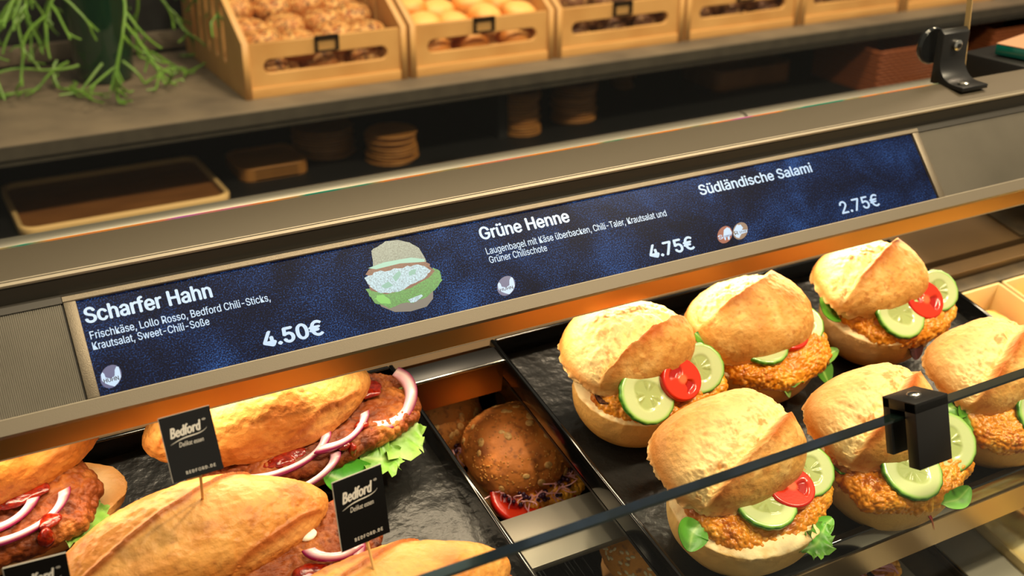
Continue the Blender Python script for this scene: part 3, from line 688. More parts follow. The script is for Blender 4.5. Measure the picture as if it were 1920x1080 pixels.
def bun_base(parent, seed, a, b, h, bread='bread', colr=(214, 152, 70), cy=0, cx=0, name='bottom_bun', tilt=0):
    d, f = dirs(6)
    z = np.where(d[:, 2] < 0, h * .92 * (1 + sup(d[:, 2], .8) * 1.08), h * .92 + d[:, 2] * h * .16)
    p = np.stack([sup(d[:, 0], .93) * a, sup(d[:, 1], .93) * b, z], 1); q = p + seed * 2.1
    p *= 1 + .045 * fbm(q, 24, 3, seed)[:, None]; p[:, 2] = np.maximum(p[:, 2], 0)
    rim = np.exp(-((d[:, 2] - .03) / .12) ** 2); p[:, :2] *= (1 + .03 * rim * fbm(q, 160, 3, seed + 2))[:, None]
    c = np.tile(lin(colr), (len(p), 1)); n = fbm(q, 50, 4, seed + 4)
    c = mixc(c, tuple(int(v * .82) for v in colr), sstep(0, .6, n)); c = mixc(c, (228, 182, 110), sstep(-.55, -.05, d[:, 2]) * .45); c = mixc(c, (250, 226, 170), sstep(.1, .5, fbm(q, 28, 2, seed + 9)) * sstep(-.6, -.2, d[:, 2]) * .35)
    inner = sstep(.0, .22, d[:, 2] + .1 * fbm(q, 120, 2, seed + 6)) * (1 if bread == 'bread' else sstep(1.0, .72, np.hypot(p[:, 0] / a, p[:, 1] / b)) * .85)
    c = mixc(c, (244, 220, 168), inner); c = mixc(c, (216, 170, 104), inner * sstep(.05, .5, fbm(q, 140, 3, seed + 16)) * .7)
    return mesh(name, p, f, mt[bread], parent, c, mw=T3((cx, cy, 0)) @ RX(tilt))
def patty(parent, seed, a, b, h, cx, cy, cz, name='crumbed_schnitzel', meat=False, tilt=0, yaw=0, roll=0):
    d, f = dirs(7)
    ang = np.arctan2(d[:, 1], d[:, 0]); e = .72 if not meat else .6
    p = np.stack([sup(d[:, 0], e + .12) * a, sup(d[:, 1], e + .12) * b, sup(d[:, 2], .8) * h], 1); q = p + seed * 1.3
    rr = 1 + .10 * fbm(np.stack([np.cos(ang), np.sin(ang), 0 * ang], 1) + seed, 2.2, 3, seed)
    p[:, :2] *= rr[:, None]
    p[:, 2] += .004 * fbm(p * np.array([1, 1, 0]) + seed, 32, 2, seed + 5)
    w = worley(q, 520 if not meat else 330, seed); w2 = worley(q, 260, seed + 9)
    bumps = (.0013 * (1 - np.minimum(w, 1) ** 2) + .0028 * (1 - np.minimum(w2, 1) ** 2)) * (1 if not meat else .9)
    nrm = d / np.array([a, b, h]); nrm /= np.linalg.norm(nrm, axis=1)[:, None]
    p += nrm * (bumps + .0016 * fbm(q, 110, 3, seed + 2))[:, None]
    n1 = fbm(q, 70, 4, seed + 3); n2 = fbm(q, 400, 2, seed + 4)
    if not meat:
        c = np.tile(lin((214, 132, 24)), (len(p), 1))
        c = mixc(c, (164, 80, 10), sstep(.05, .5, n1)); c = mixc(c, (236, 168, 50), sstep(.05, .5, -n1))
        c = mixc(c, (246, 186, 84), sstep(.62, .2, w) * sstep(-.1, .5, n2) * .8)
        c = mixc(c, (150, 62, 8), sstep(.75, 1.05, w2) * .5)
    else:
        c = np.tile(lin((136, 66, 24)), (len(p), 1))
        c = mixc(c, (78, 30, 12), sstep(0, .5, n1)); c = mixc(c, (184, 112, 50), sstep(.05, .5, -n1)); c = mixc(c, (80, 28, 10), sstep(.6, 1.0, w) * .7)
    return mesh(name, p, f, mt['meat' if meat else 'crumbed'], parent, c, mw=T3((cx, cy, cz)) @ RZ(yaw) @ RX(tilt) @ RY(roll))
def cucumber(parent, r, cx, cy, cz, tilt, roll=0, seed=0, th=.0042, name='cucumber_slice'):
    nr, na = 22, 72; vv = []; cc = []
    rr = np.concatenate([np.linspace(.0, .93, nr), [1.0, 1.0, .93]]); 
    zz = np.concatenate([np.full(nr, th / 2), [th / 2 - .0007, -th / 2 + .0007, -th / 2]])
    A = np.linspace(0, 2 * math.pi, na, endpoint=False)
    for k in range(len(rr)):
        rim = 1 + .012 * np.sin(A * 15 + seed) * (rr[k] > .97)
        x = r * rr[k] * np.cos(A) * rim; y = r * .94 * rr[k] * np.sin(A) * rim
        z = np.full(na, zz[k])
        rad = rr[k]; lobe = np.cos((A - seed) * 3)
        core = (1 - sstep(.46, .56, rad + .05 * lobe)) if True else 0
        seedm = core * sstep(.1, .55, np.sin(A * 9 + seed) * .6 + .6 * lobe) * sstep(.12, .25, np.full(na, rad))
        c = np.tile(lin((192, 204, 146)), (na, 1)); c = mixc(c, (158, 172, 98), core * .8); c = mixc(c, (126, 132, 62), seedm * .55 * (.5 + .5 * noise3(np.stack([x * 900, y * 900, 0 * x + seed], 1))))
        c = mixc(c, (150, 196, 92), np.full(na, sstep(.84, .95, np.array(rad)))); 
        if rad > .96: c = np.tile(lin((38, 104, 18)), (na, 1)); c = mixc(c, (84, 150, 40), (np.sin(A * 22 + seed) > .5) * .7)
        if k == len(rr) - 1: c = np.tile(lin((190, 210, 140)), (na, 1))
        z = z - .0006 * core + .0004 * seedm
        vv.append(np.stack([x, y, z], 1)); cc.append(c)
    K = len(rr); ff = [(k * na + j, k * na + (j + 1) % na, (k + 1) * na + (j + 1) % na, (k + 1) * na + j) for k in range(K - 1) for j in range(na)]
    ff.append(tuple((K - 1) * na + j for j in range(na)))
    vv = np.concatenate(vv); cc = np.concatenate(cc)
    return mesh(name, vv, [tuple(q[::-1]) for q in ff], mt['veg'], parent, cc, mw=T3((cx, cy, cz)) @ RX(tilt) @ RY(roll))
def tomato(parent, r, cx, cy, cz, tilt, roll=0, seed=0, th=.006):
    nr, na = 20, 64; vv = []; cc = []
    rr = np.concatenate([np.linspace(.0, .95, nr), [1.0, 1.0, .9]]); zz = np.concatenate([np.full(nr, th / 2), [th / 2 - .0015, -th / 2 + .001, -th / 2]])
    A = np.linspace(0, 2 * math.pi, na, endpoint=False)
    for k in range(len(rr)):
        rad = rr[k]; x = r * rad * np.cos(A); y = r * .9 * rad * np.sin(A)
        cav = sstep(.0, .5, np.cos(A * 2 + seed) + .9 * noise3(np.stack([np.cos(A) * 1.6, np.sin(A) * 1.6, np.full(na, rad * 2.5 + seed)], 1))) * sstep(.2, .32, np.full(na, rad)) * (1 - sstep(.60, .76, np.full(na, rad)))
        z = zz[k] - .0016 * cav
        c = np.tile(lin((206, 48, 20)), (na, 1)); c = mixc(c, (166, 20, 8), cav); c = mixc(c, (240, 120, 70), np.full(na, 1 - sstep(.12, .3, np.array(rad))) * .7)
        c = mixc(c, (200, 28, 12), np.full(na, float(sstep(.88, .98, np.array(rad)))))
        vv.append(np.stack([x, y, z + 0 * x], 1)); cc.append(c)
    K = len(rr); ff = [(k * na + j, k * na + (j + 1) % na, (k + 1) * na + (j + 1) % na, (k + 1) * na + j)[::-1] for k in range(K - 1) for j in range(na)]
    ff.append(tuple((K - 1) * na + j for j in range(na))[::-1])
    return mesh('tomato_slice', np.concatenate(vv), ff, mt['veg'], parent, np.concatenate(cc), mw=T3((cx, cy, cz)) @ RX(tilt) @ RY(roll))
def leaf(parent, pts, w, seed=0, frill=0.0, col=(74, 132, 30), col2=(150, 190, 90), up=(0, -.4, 1), cup=.25, name='salad_leaf', stalk=.15, n=26, mw=None, fl=1.0):
    """leaf along a list of control points; w = half width"""
    P = np.array(pts, float); t = np.linspace(0, 1, len(P)); tt = np.linspace(0, 1, n)
    C = np.stack([np.interp(tt, t, P[:, i]) for i in range(3)], 1)
    for _ in range(3): C[1:-1] = (C[:-2] + 2 * C[1:-1] + C[2:]) / 4
    T = np.gradient(C, axis=0); T /= np.linalg.norm(T, axis=1)[:, None] + 1e-9
    S = np.cross(T, np.array(up, float)); S /= np.linalg.norm(S, axis=1)[:, None] + 1e-9; Nn = np.cross(S, T)
    m = 15; s = np.linspace(-1, 1, m)
    prof = np.where(tt < stalk, .13, .13 + .87 * np.sin(np.pi * np.clip((tt - stalk) / (1 - stalk), 0, 1) ** .8) ** .7)
    vv = []; cc = []
    for i in range(n):
        ww = w * prof[i]
        off = s * ww; lift = cup * ww * s ** 2
        if frill:
            ph = tt[i] * 20 + seed; lift = lift + frill * np.abs(s) ** 2 * (np.sin(ph * 1.7 + s * 2) + .6 * np.sin(ph * 3.1 + s * 5 + seed)) * fl
            off = off * (1 + .16 * np.sin(ph * 2.3 + np.sign(s)) * np.abs(s))
        q = C[i] + S[i] * off[:, None] + Nn[i] * lift[:, None]; vv.append(q)
        c = np.tile(lin(col), (m, 1)); c = mixc(c, col2, np.exp(-(s / .12) ** 2) * .9 + .0 * s); 
        c = mixc(c, col2, np.full(m, 1 - float(sstep(.0, .35, np.array(tt[i])))) * .6); 
        c = mixc(c, tuple(int(v * .72) for v in col), sstep(.1, .6, fbm(q + seed, 120, 2, seed)) * .8)
        if frill: c = mixc(c, col2, np.abs(s) ** 3 * .35)
        cc.append(c)
    vv = np.concatenate(vv); k = np.arange(n * m).reshape(n, m)
    th = .00035; up_ = np.repeat(Nn, m, axis=0) * th
    V = np.concatenate([vv + up_, vv - up_]); q4 = np.stack([k[:-1, :-1].ravel(), k[:-1, 1:].ravel(), k[1:, 1:].ravel(), k[1:, :-1].ravel()], 1)
    F = np.concatenate([q4, q4[:, ::-1] + n * m])
    return mesh(name, V, F, mt['leaf'], parent, np.concatenate(cc + cc), mw=mw)
def onion(parent, cx, cy, cz, R, a0, a1, tilt, yaw=0, w=.0085, h=.0062, squash=.55, roll=0, seed=0):
    n = 44; A = np.linspace(a0, a1, n); sec = [(-1, -1), (-.2, -1.05), (.8, -.9), (1.0, 0), (.8, .9), (-.2, 1.05), (-1, 1), (-1.1, 0)]
    vv = []; cc = []
    for i, t in enumerate(A):
        tp = min(1, .35 + 6 * min(i, n - 1 - i) / n); 
        for (u, v) in sec:
            r = R + u * w / 2; vv.append((r * math.cos(t), r * squash * math.sin(t), v * h / 2 * tp + .0012 * math.sin(3 * t + seed)))
            cc.append(lin((150, 24, 92)) if u > .7 else (lin((206, 130, 168)) if abs(v) > .8 and u > .7 else lin((236, 206, 206)) if u > -.5 else lin((222, 176, 192))))
    m = len(sec); ff = [(i * m + j, i * m + (j + 1) % m, (i + 1) * m + (j + 1) % m, (i + 1) * m + j)[::-1] for i in range(n - 1) for j in range(m)] + [tuple(range(m)), tuple((n - 1) * m + j for j in range(m))[::-1]]
    return mesh('onion_ring', np.array(vv), ff, mt['veg'], parent, np.array(cc), mw=T3((cx, cy, cz)) @ RZ(yaw) @ RX(tilt) @ RY(roll))
def sauce(parent, blobs, seed=0, name='chilli_sauce', m='sauce'):
    d, f = dirs(4)
    for (x, y, z, rx, ry, rz) in blobs:
        p = d * np.array([rx, ry, rz]); p *= (1 + .30 * fbm(p + seed + x, 150, 3, seed))[:, None]
        mesh(name, p + np.array([x, y, z]), f, mt[m], parent)
def frame(px, py, rz=0, w=FL + .0014):
    x, v = tray_xy(px, py, w); return tray_m(x, v, w, rz)

# ------------------------------------------------------------------ schnitzel rolls
G_ROLL = 'schnitzel rolls on the right tray'
def roll(label, px, py, rz, sd, W=1.0, D=1.0, top=None, pat=None, base=None, extra=None):
    r = thing('schnitzel_roll', label, 'sandwich', frame(px, py, rz), G_ROLL)
    b = dict(a=.052 * W, b=.045 * D, h=.044, cy=-.010); b.update(base or {})
    bun_base(r, sd, **b)
    p = dict(a=.051 * W, b=.040 * D, h=.0125, cx=.003, cy=-.013, cz=.0465, tilt=.20); p.update(pat or {})
    patty(r, sd + 40, **p)
    t = dict(a=.054 * W, b=.040 * D, h=.032, c0=-.25, c1=.4, tilt=.16, cx=-.003, cy=.010, cz=.060); t.update(top or {})
    bun_top(r, sd + 80, **t)
    for k in (extra or []): k(r)
    return r
cu = lambda *a, **k: (lambda r: cucumber(r, *a, **k)); to = lambda *a, **k: (lambda r: tomato(r, *a, **k)); lf = lambda *a, **k: (lambda r: leaf(r, *a, **k))
roll('schnitzel roll nearest the seeded buns, large cucumber slice and tomato slice facing out', 1170, 782, .05, 1,
     top=dict(tilt=.12, c0=-.40, c1=.35, groove=1.2, cy=.010, h=.036), pat=dict(cx=.012, a=.054),
     extra=[cu(.0240, -.018, -.038, 0.0595, .66, .05, 1), to(.0185, .014, -.037, 0.0620, .68, .1, 2), cu(.0210, .036, -.031, 0.0610, .66, -.25, 4),
            lf([(.004, -.036, 0.0400), (.014, -.052, 0.0320), (.020, -.066, 0.0160)], .012, 3), lf([(-.040, -.016, 0.0500), (-.050, -.024, 0.0520)], .007, 4, col=(60, 34, 30), col2=(90, 60, 40))])
roll('schnitzel roll mid back row with smooth top and rocket leaf pointing right', 1388, 712, .04, 2,
     top=dict(tilt=.16, c0=.30, c1=.45, curve=.2, groove=.9, cy=.004, cz=.058, h=.034, pale=.7, a=.055), pat=dict(cy=-.014, cx=.004, h=.012), base=dict(colr=(196, 126, 36)),
     extra=[cu(.022, -.014, -.024, 0.0595, .20, 0, 3), to(.017, .014, -.024, 0.0600, .25, 0, 2), cu(.019, .034, -.018, 0.0600, .5, -.2, 5),
            lf([(.028, -.034, 0.0380), (.046, -.038, 0.0360), (.068, -.034, 0.0360)], .007, 5, col=(110, 160, 60), col2=(176, 206, 120)), lf([(.034, -.032, 0.0360), (.044, -.042, 0.0300), (.046, -.052, 0.0200)], .010, 8),
            lf([(-.024, -.042, 0.0400), (.0, -.052, 0.0390), (.030, -.046, 0.0390)], .006, 7, frill=.002), lf([(-.008, -.047, 0.0400), (-.006, -.053, 0.0340), (-.003, -.056, 0.0260)], .005, 17, col=(140, 180, 90)), lf([(-.048, .0, 0.0520), (-.058, -.004, 0.0620), (-.062, .004, 0.0660)], .008, 6)])
roll('schnitzel roll in the far back corner with two cucumber slices around a tomato slice', 1608, 642, .02, 3,
     top=dict(tilt=.16, c0=.10, c1=.6, groove=.8, cy=.006, cz=.063, h=.031), pat=dict(cx=.014, a=.057, cy=-.014), base=dict(colr=(196, 126, 36)),
     extra=[cu(.0250, -.008, -.036, 0.0605, .58, .0, 2), to(.0195, .023, -.033, 0.0630, .62, .0, 1), cu(.0200, .045, -.027, 0.0630, .64, -.2, 6),
            lf([(-.006, -.040, 0.0400), (.002, -.054, 0.0340), (.003, -.060, 0.0240)], .009, 3, col=(56, 20, 22), col2=(80, 30, 30)), lf([(.012, -.047, 0.0400), (.034, -.042, 0.0400)], .006, 9),
            lf([(-.046, -.006, 0.0480), (-.058, -.008, 0.0540), (-.060, .006, 0.0620)], .010, 8)])
roll('schnitzel roll at the front left of the tray with deep torn split in its crust', 1358, 1000, .06, 4, W=1.06, D=1.06,
     top=dict(tilt=.24, c0=-.35, c1=.50, groove=1.4, cy=.014, cz=.065, h=.038, a=.059), pat=dict(cx=.008, a=.056, b=.038, cy=-.012), base=dict(colr=(222, 178, 104), b=.049, a=.055),
     extra=[cu(.023, -.004, -.028, 0.0600, .22, .0, 2), to(.018, .020, -.027, 0.0610, .25, .0, 1), cu(.020, .043, -.020, 0.0610, .5, -.15, 6),
            lf([(.006, -.058, 0.0360), (.018, -.062, 0.0400), (.036, -.052, 0.0420)], .010, 3, frill=.003, col=(84, 158, 36)), lf([(.016, -.056, 0.0400), (.044, -.050, 0.0420)], .007, 13, col=(96, 166, 44)),
            lf([(-.046, -.016, 0.0500), (-.058, -.020, 0.0480), (-.066, -.028, 0.0420)], .011, 8, col=(80, 150, 30))])
roll('schnitzel roll behind the black glass clamp with a curled leaf on its base', 1620, 925, .05, 5,
     top=dict(tilt=.22, c0=-.10, c1=.6, groove=1.0, cy=.012, cz=.064, h=.036, a=.056), pat=dict(cx=.004, a=.057, cy=-.014), base=dict(colr=(216, 170, 94), b=.047),
     extra=[cu(.025, -.010, -.034, 0.0590, .40, .0, 2), cu(.024, .036, -.026, 0.0600, .6, -.15, 6),
            lf([(.0, -.056, 0.0400), (.014, -.062, 0.0440), (.026, -.060, 0.0500)], .0075, 3, col=(96, 164, 44)), lf([(.006, -.060, 0.0400), (.020, -.062, 0.0390), (.026, -.060, 0.0470)], .005, 4),
            lf([(-.048, -.002, 0.0500), (-.054, -.010, 0.0520)], .007, 8), lf([(-.008, -.050, 0.0380), (-.002, -.058, 0.0280), (.004, -.060, 0.0160)], .0014, 4, col=(190, 30, 60), col2=(220, 80, 110), name='beet_stalk', stalk=0)])
roll('schnitzel roll cut by the right edge of view with glossy cucumber slice', 1826, 822, .05, 6,
     top=dict(tilt=.22, c0=-.10, c1=.6, groove=1.0, cy=.012, cz=.063, h=.032, a=.056), pat=dict(cx=.002, cy=-.014), base=dict(colr=(206, 146, 60)),
     extra=[cu(.026, .006, -.039, 0.0560, .65, .0, 2), lf([(-.044, .0, 0.0540), (-.056, -.004, 0.0580), (-.068, -.002, 0.0560)], .011, 8), lf([(-.036, -.01, 0.0580), (-.050, -.014, 0.0540), (-.052, -.024, 0.0480)], .011, 9), lf([(.010, -.048, 0.0380), (.03, -.054, 0.0360)], .006, 11, col=(96, 164, 44))])

# ------------------------------------------------------------------ baguette sandwiches
def loaf_top(parent, seed, a, b, h, cx, cy, cz, tilt, scores=3, phi=.55, yaw=0, col=(204, 136, 62), asym=0.0, name='top_crust', roll_=0):
    d, f = dirs(7)
    x = sup(d[:, 0], .98) * a; prof = 1.0 + 0 * d[:, 0]
    z = np.where(d[:, 2] > 0, sup(d[:, 2], .9) * h, d[:, 2] * h * .22)
    p = np.stack([x, sup(d[:, 1], .95) * b, z], 1); p[:, 1:] *= prof[:, None]
    q = p + seed * 1.9
    p *= 1 + .05 * fbm(q, 16, 2, seed)[:, None]
    top = sstep(.05, .4, d[:, 2])
    # diagonal score marks: ridged seams with a paler burst beside each
    p[:, 1:] *= (1 - .30 * np.abs(d[:, 0]) ** 3)[:, None]
    t = (p[:, 0] * .42 - p[:, 1] * 1.25) / a * scores / 1.9 + .25 + .04 * fbm(q, 40, 3, seed + 1) + asym
    fr = t - np.floor(t); dist = np.minimum(fr, 1 - fr)
    seam = np.exp(-(dist / .035) ** 2); pale = sstep(.0, .06, fr) * (1 - sstep(.25, .62, fr))
    p[:, 2] += top * (.0016 * seam * np.where(fr > .5, 1, -.6) - .0022 * pale) + .0012 * fbm(q, 90, 3, seed + 15)
    p += d * (.0006 * fbm(q, 260, 3, seed + 5))[:, None]
    low = sstep(.10, -.10, d[:, 2]); p[:, 2] += low * .0022 * fbm(q, 150, 3, seed + 6)
    c = np.tile(lin(col), (len(p), 1)); n1 = fbm(q, 45, 4, seed + 7); n2 = fbm(q, 300, 3, seed + 8)
    c = mixc(c, (160, 88, 34), sstep(.05, .45, n2) * .45); c = mixc(c, (176, 98, 36), sstep(-.1, .5, n1) * .8); c = mixc(c, (222, 164, 86), sstep(0, .5, -n1) * .7)
    c = mixc(c, (226, 176, 104), top * pale * .7 * (0.7 + .4 * n2)); c = mixc(c, (170, 88, 36), top * seam * .8)
    c = mixc(c, (196, 116, 46), sstep(.5, .0, d[:, 2]) * .55); c = mixc(c, (150, 84, 34), sstep(.42, .7, n2) * .5)
    c = mixc(c, (246, 222, 170), sstep(-.02, -.25, d[:, 2]))
    return mesh(name, p, f, mt['crust'], parent, c, mw=T3((cx, cy, cz)) @ RZ(yaw) @ RX(tilt) @ RY(roll_))
def world_bvh(o):
    bpy.context.view_layer.update()
    vs = [o.matrix_world @ v.co for v in o.data.vertices]
    return BVHTree.FromPolygons(vs, [tuple(p.vertices) for p in o.data.polygons])
def hit(o, px, py):
    r = Vector(ray(px, py)); h = world_bvh(o).ray_cast(Vector(CAM), r.normalized())
    return h[0]
G_BAG = 'chilli baguettes on the left tray'
bagA = thing('baguette_sandwich', 'whole chilli baguette in front centre with scored golden crust and flag pick', 'sandwich', frame(415, 1128, .02), G_BAG)
bun_base(bagA, 11, .086, .034, .024, 'crust', (204, 128, 54), cx=.0)
topA = loaf_top(bagA, 12, .089, .036, .034, -.010, .010, .050, .16, yaw=.03, scores=2.6)
patty(bagA, 13, .078, .030, .009, .024, -.010, .036, 'chilli_patty', True, tilt=.08)
onion(bagA, .060, -.034, .047, .021, math.pi * 1.02, math.pi * 1.98, .35, .25, seed=1); onion(bagA, .066, -.026, .051, .017, math.pi * 1.0, math.pi * 1.8, .5, -.1, seed=2)
onion(bagA, .040, -.040, .042, .020, math.pi * 1.1, math.pi * 1.9, .5, .5, seed=3)
sauce(bagA, [(.082, -.016, .049, .009, .005, .003), (.080, -.036, .042, .005, .006, .004), (.078, -.044, .036, .0035, .004, .006), (.045, -.036, .044, .012, .006, .003)], 1)
sauce(bagA, [(.054, -.010, .048, .007, .005, .0025)], 2, 'cream_cheese', 'cream')
bagB = thing('baguette_sandwich', 'chilli baguette behind the left flag pick with onion rings and frilly lettuce', 'sandwich', frame(548, 880, .12), G_BAG)
bun_base(bagB, 14, .082, .037, .024, 'crust', (210, 138, 62), cx=.004)
loaf_top(bagB, 15, .082, .040, .040, -.018, .012, .054, .14, yaw=-.04, scores=2.2, col=(216, 154, 78))
patty(bagB, 16, .084, .034, .009, .010, -.006, .038, 'chilli_patty', True, tilt=.10)
onion(bagB, -.020, -.028, .050, .034, math.pi * 1.1, math.pi * 1.95, .4, .15, squash=.4, seed=1); onion(bagB, .022, -.026, .052, .026, math.pi * 1.1, math.pi * 1.9, .4, .35, squash=.45, seed=2)
onion(bagB, .062, -.010, .052, .030, math.pi * 1.25, math.pi * 2.1, .45, .3, squash=.8, w=.0095, seed=3); onion(bagB, -.018, -.040, .044, .032, math.pi * 1.15, math.pi * 1.95, .5, .1, squash=.45, seed=4)
sauce(bagB, [(-.022, -.030, .046, .016, .007, .003), (.020, -.036, .045, .006, .005, .003), (.026, -.040, .040, .003, .004, .007), (.040, -.028, .047, .005, .004, .004), (.062, .0, .051, .010, .010, .003), (-.03, -.018, .051, .02, .008, .003)], 5)
leaf(bagB, [(.050, -.022, .030), (.066, -.034, .028), (.088, -.028, .028)], .020, 3, frill=.004, col=(122, 172, 66), col2=(186, 212, 128), name='lettuce_leaf')
leaf(bagB, [(.030, -.034, .028), (.046, -.046, .026), (.064, -.044, .024)], .014, 5, frill=.003, col=(118, 176, 60), col2=(184, 214, 128), name='lettuce_leaf')
leaf(bagB, [(.0, -.036, .030), (.014, -.050, .024), (.040, -.050, .022)], .014, 2, col=(70, 156, 34), cup=.5, name='lettuce_leaf'); leaf(bagB, [(.074, -.002, .040), (.090, -.004, .042), (.102, .0, .042)], .0022, 1, col=(150, 190, 90), name='leaf_stalk', stalk=0)
bagC = thing('baguette_sandwich', 'chilli baguette cut by the left edge with its base end showing', 'sandwich', frame(72, 1012, .06), G_BAG)
bun_base(bagC, 17, .088, .038, .028, 'crust', (190, 110, 40), cx=-.028, cy=.004)
loaf_top(bagC, 18, .090, .036, .040, -.034, .020, .056, .14, yaw=.10, scores=2.4, col=(214, 140, 60))
patty(bagC, 19, .080, .034, .010, -.044, -.008, .040, 'chilli_patty', True, tilt=.12)
onion(bagC, -.010, -.024, .053, .030, math.pi * 1.15, math.pi * 1.95, .5, .35, squash=.45, seed=1); onion(bagC, -.022, -.018, .056, .024, math.pi * 1.1, math.pi * 1.85, .5, .3, squash=.5, seed=2); onion(bagC, -.05, -.026, .052, .02, math.pi * 1.1, math.pi * 1.9, .5, .2, seed=6)
sauce(bagC, [(.004, -.034, .048, .008, .006, .003), (.000, -.041, .042, .005, .004, .007), (-.032, -.040, .044, .003, .004, .008), (-.034, -.042, .036, .004, .004, .007), (-.01, -.01, .053, .02, .008, .003)], 8)
leaf(bagC, [(.0, -.032, .032), (.026, -.030, .028), (.040, -.012, .028)], .013, 4, frill=.003, col=(128, 178, 70), col2=(186, 212, 120), name='lettuce_leaf'); leaf(bagC, [(-.06, -.03, .034), (-.054, -.048, .026), (-.06, -.056, .014)], .012, 7, col=(84, 150, 36), name='lettuce_leaf')
bagD = thing('baguette_sandwich', 'chilli baguette at the bottom edge carrying the right flag pick', 'sandwich', frame(748, 1238, .04), G_BAG)
bun_base(bagD, 21, .084, .034, .024, 'crust', (190, 116, 44), cx=-.01)
topD = loaf_top(bagD, 22, .088, .037, .036, -.012, .006, .044, .05, scores=2.0, col=(212, 142, 62))
patty(bagD, 23, .078, .030, .008, .0, -.008, .034, 'chilli_patty', True)

# flag picks
def flag(label, corners, dep, foot, bread, asp=1.3):
    """corners: top-left, top-right, bottom-left pixels of the card at distance dep"""
    A = at(*corners[0], dep[0]); best = None
    for d1 in np.linspace(dep[0] * .9, dep[0] * 1.15, 90):
        for d2 in np.linspace(dep[0] * .9, dep[0] * 1.15, 90):
            B = at(*corners[1], d1); Cc = at(*corners[2], d2); w_, h_ = np.linalg.norm(B - A), np.linalg.norm(Cc - A)
            e = abs((B - A) @ (Cc - A)) / (w_ * h_) * 3 + abs(h_ / w_ - asp) + max(0, (A - Cc)[2] * -1) * 50 + abs(np.cross(B - A, A - Cc)[2]) / (w_ * h_) * .1
            if best is None or e < best[0]: best = (e, B, Cc)
    B, Cc = best[1:]
    W = np.linalg.norm(B - A); ex = (B - A) / W; dn = Cc - A; dn = dn - ex * (dn @ ex); H = np.linalg.norm(dn); ey = -dn / H; ez = np.cross(ex, ey); Cc = A + dn
    Mx = Matrix([[ex[0], ey[0], ez[0], Cc[0]], [ex[1], ey[1], ez[1], Cc[1]], [ex[2], ey[2], ez[2], Cc[2]], [0, 0, 0, 1]])
    r = thing('flag_pick', label, 'food flag', Mx, 'black flag picks in the baguettes')
    c = MB().box((0, 0, -.0003), (W, H, .0003)).build('card', mt['card'], r)
    MB().box((-.0002, 0, -.0004), (0, H, .0004)).build('card_edge', mt['card_edge'], c); MB().box((0, H, -.0004), (W, H + .0002, .0004)).build('card_edge', mt['card_edge'], c)
    k = W / .04
    if bread is not None:
        ft = hit(bread, *foot); ft = Mx.inverted() @ (ft if ft else Vector(at(*foot, dep[0])))
        MB().tube([(W * .52, H * .45, -.0012), (W * .54, .0, -.0012), tuple(ft), tuple(Vector(ft) + (Vector(ft) - Vector((W * .54, .0, -.0012))).normalized() * .012)], .0009, 8).build('stick', mt['stick'], r, smooth=True)
    put_text('Bedford', W * .62, H * .155, c, T3((W * .15, H * .655, .0004)) @ RZ(.06), mt['print'], .03, .35)
    put_text('®', W * .07, H * .055, c, T3((W * .80, H * .80, .0004)), mt['print'], .0)
    put_text('Delikat essen', W * .48, H * .072, c, T3((W * .27, H * .50, .0004)), mt['print'], .002, .25)
    put_text('BEDFORD.DE', W * .58, H * .064, c, T3((W * .28, H * .075, .0004)), mt['print'], .012, 0, space=1.25)
    tt = np.linspace(0, 1, 24); xs = W * (.12 + .74 * tt); ys = H * (.565 + .06 * np.sin(tt * math.pi * 1.15) * (1 - tt) ** .3 + .13 * tt ** 3); wd_ = H * (.004 + .014 * np.sin(tt * math.pi))
    vv = [(x, y + s * w, .0004) for x, y, w in zip(xs, ys, wd_) for s in (-.5, .5)]
    mesh('swoosh', np.array(vv), [(2 * i, 2 * i + 2, 2 * i + 3, 2 * i + 1) for i in range(23)], mt['print'], c, smooth=False)
    return r
flag('black flag card on pick standing in the front centre baguette', [(296, 786), (392, 760), (325, 906)], (.640, .668, .655), (380, 934), topA)
flag('black flag card on pick in the baguette at the bottom edge', [(622, 906), (714, 870), (641, 1036)], (.66, .695, .665), (701, 1067), topD)
flag('black flag card cut off by the bottom left corner of view', [(5, 1066), (124, 1036), (30, 1190)], (.60, .635, .61), (0, 0), None)

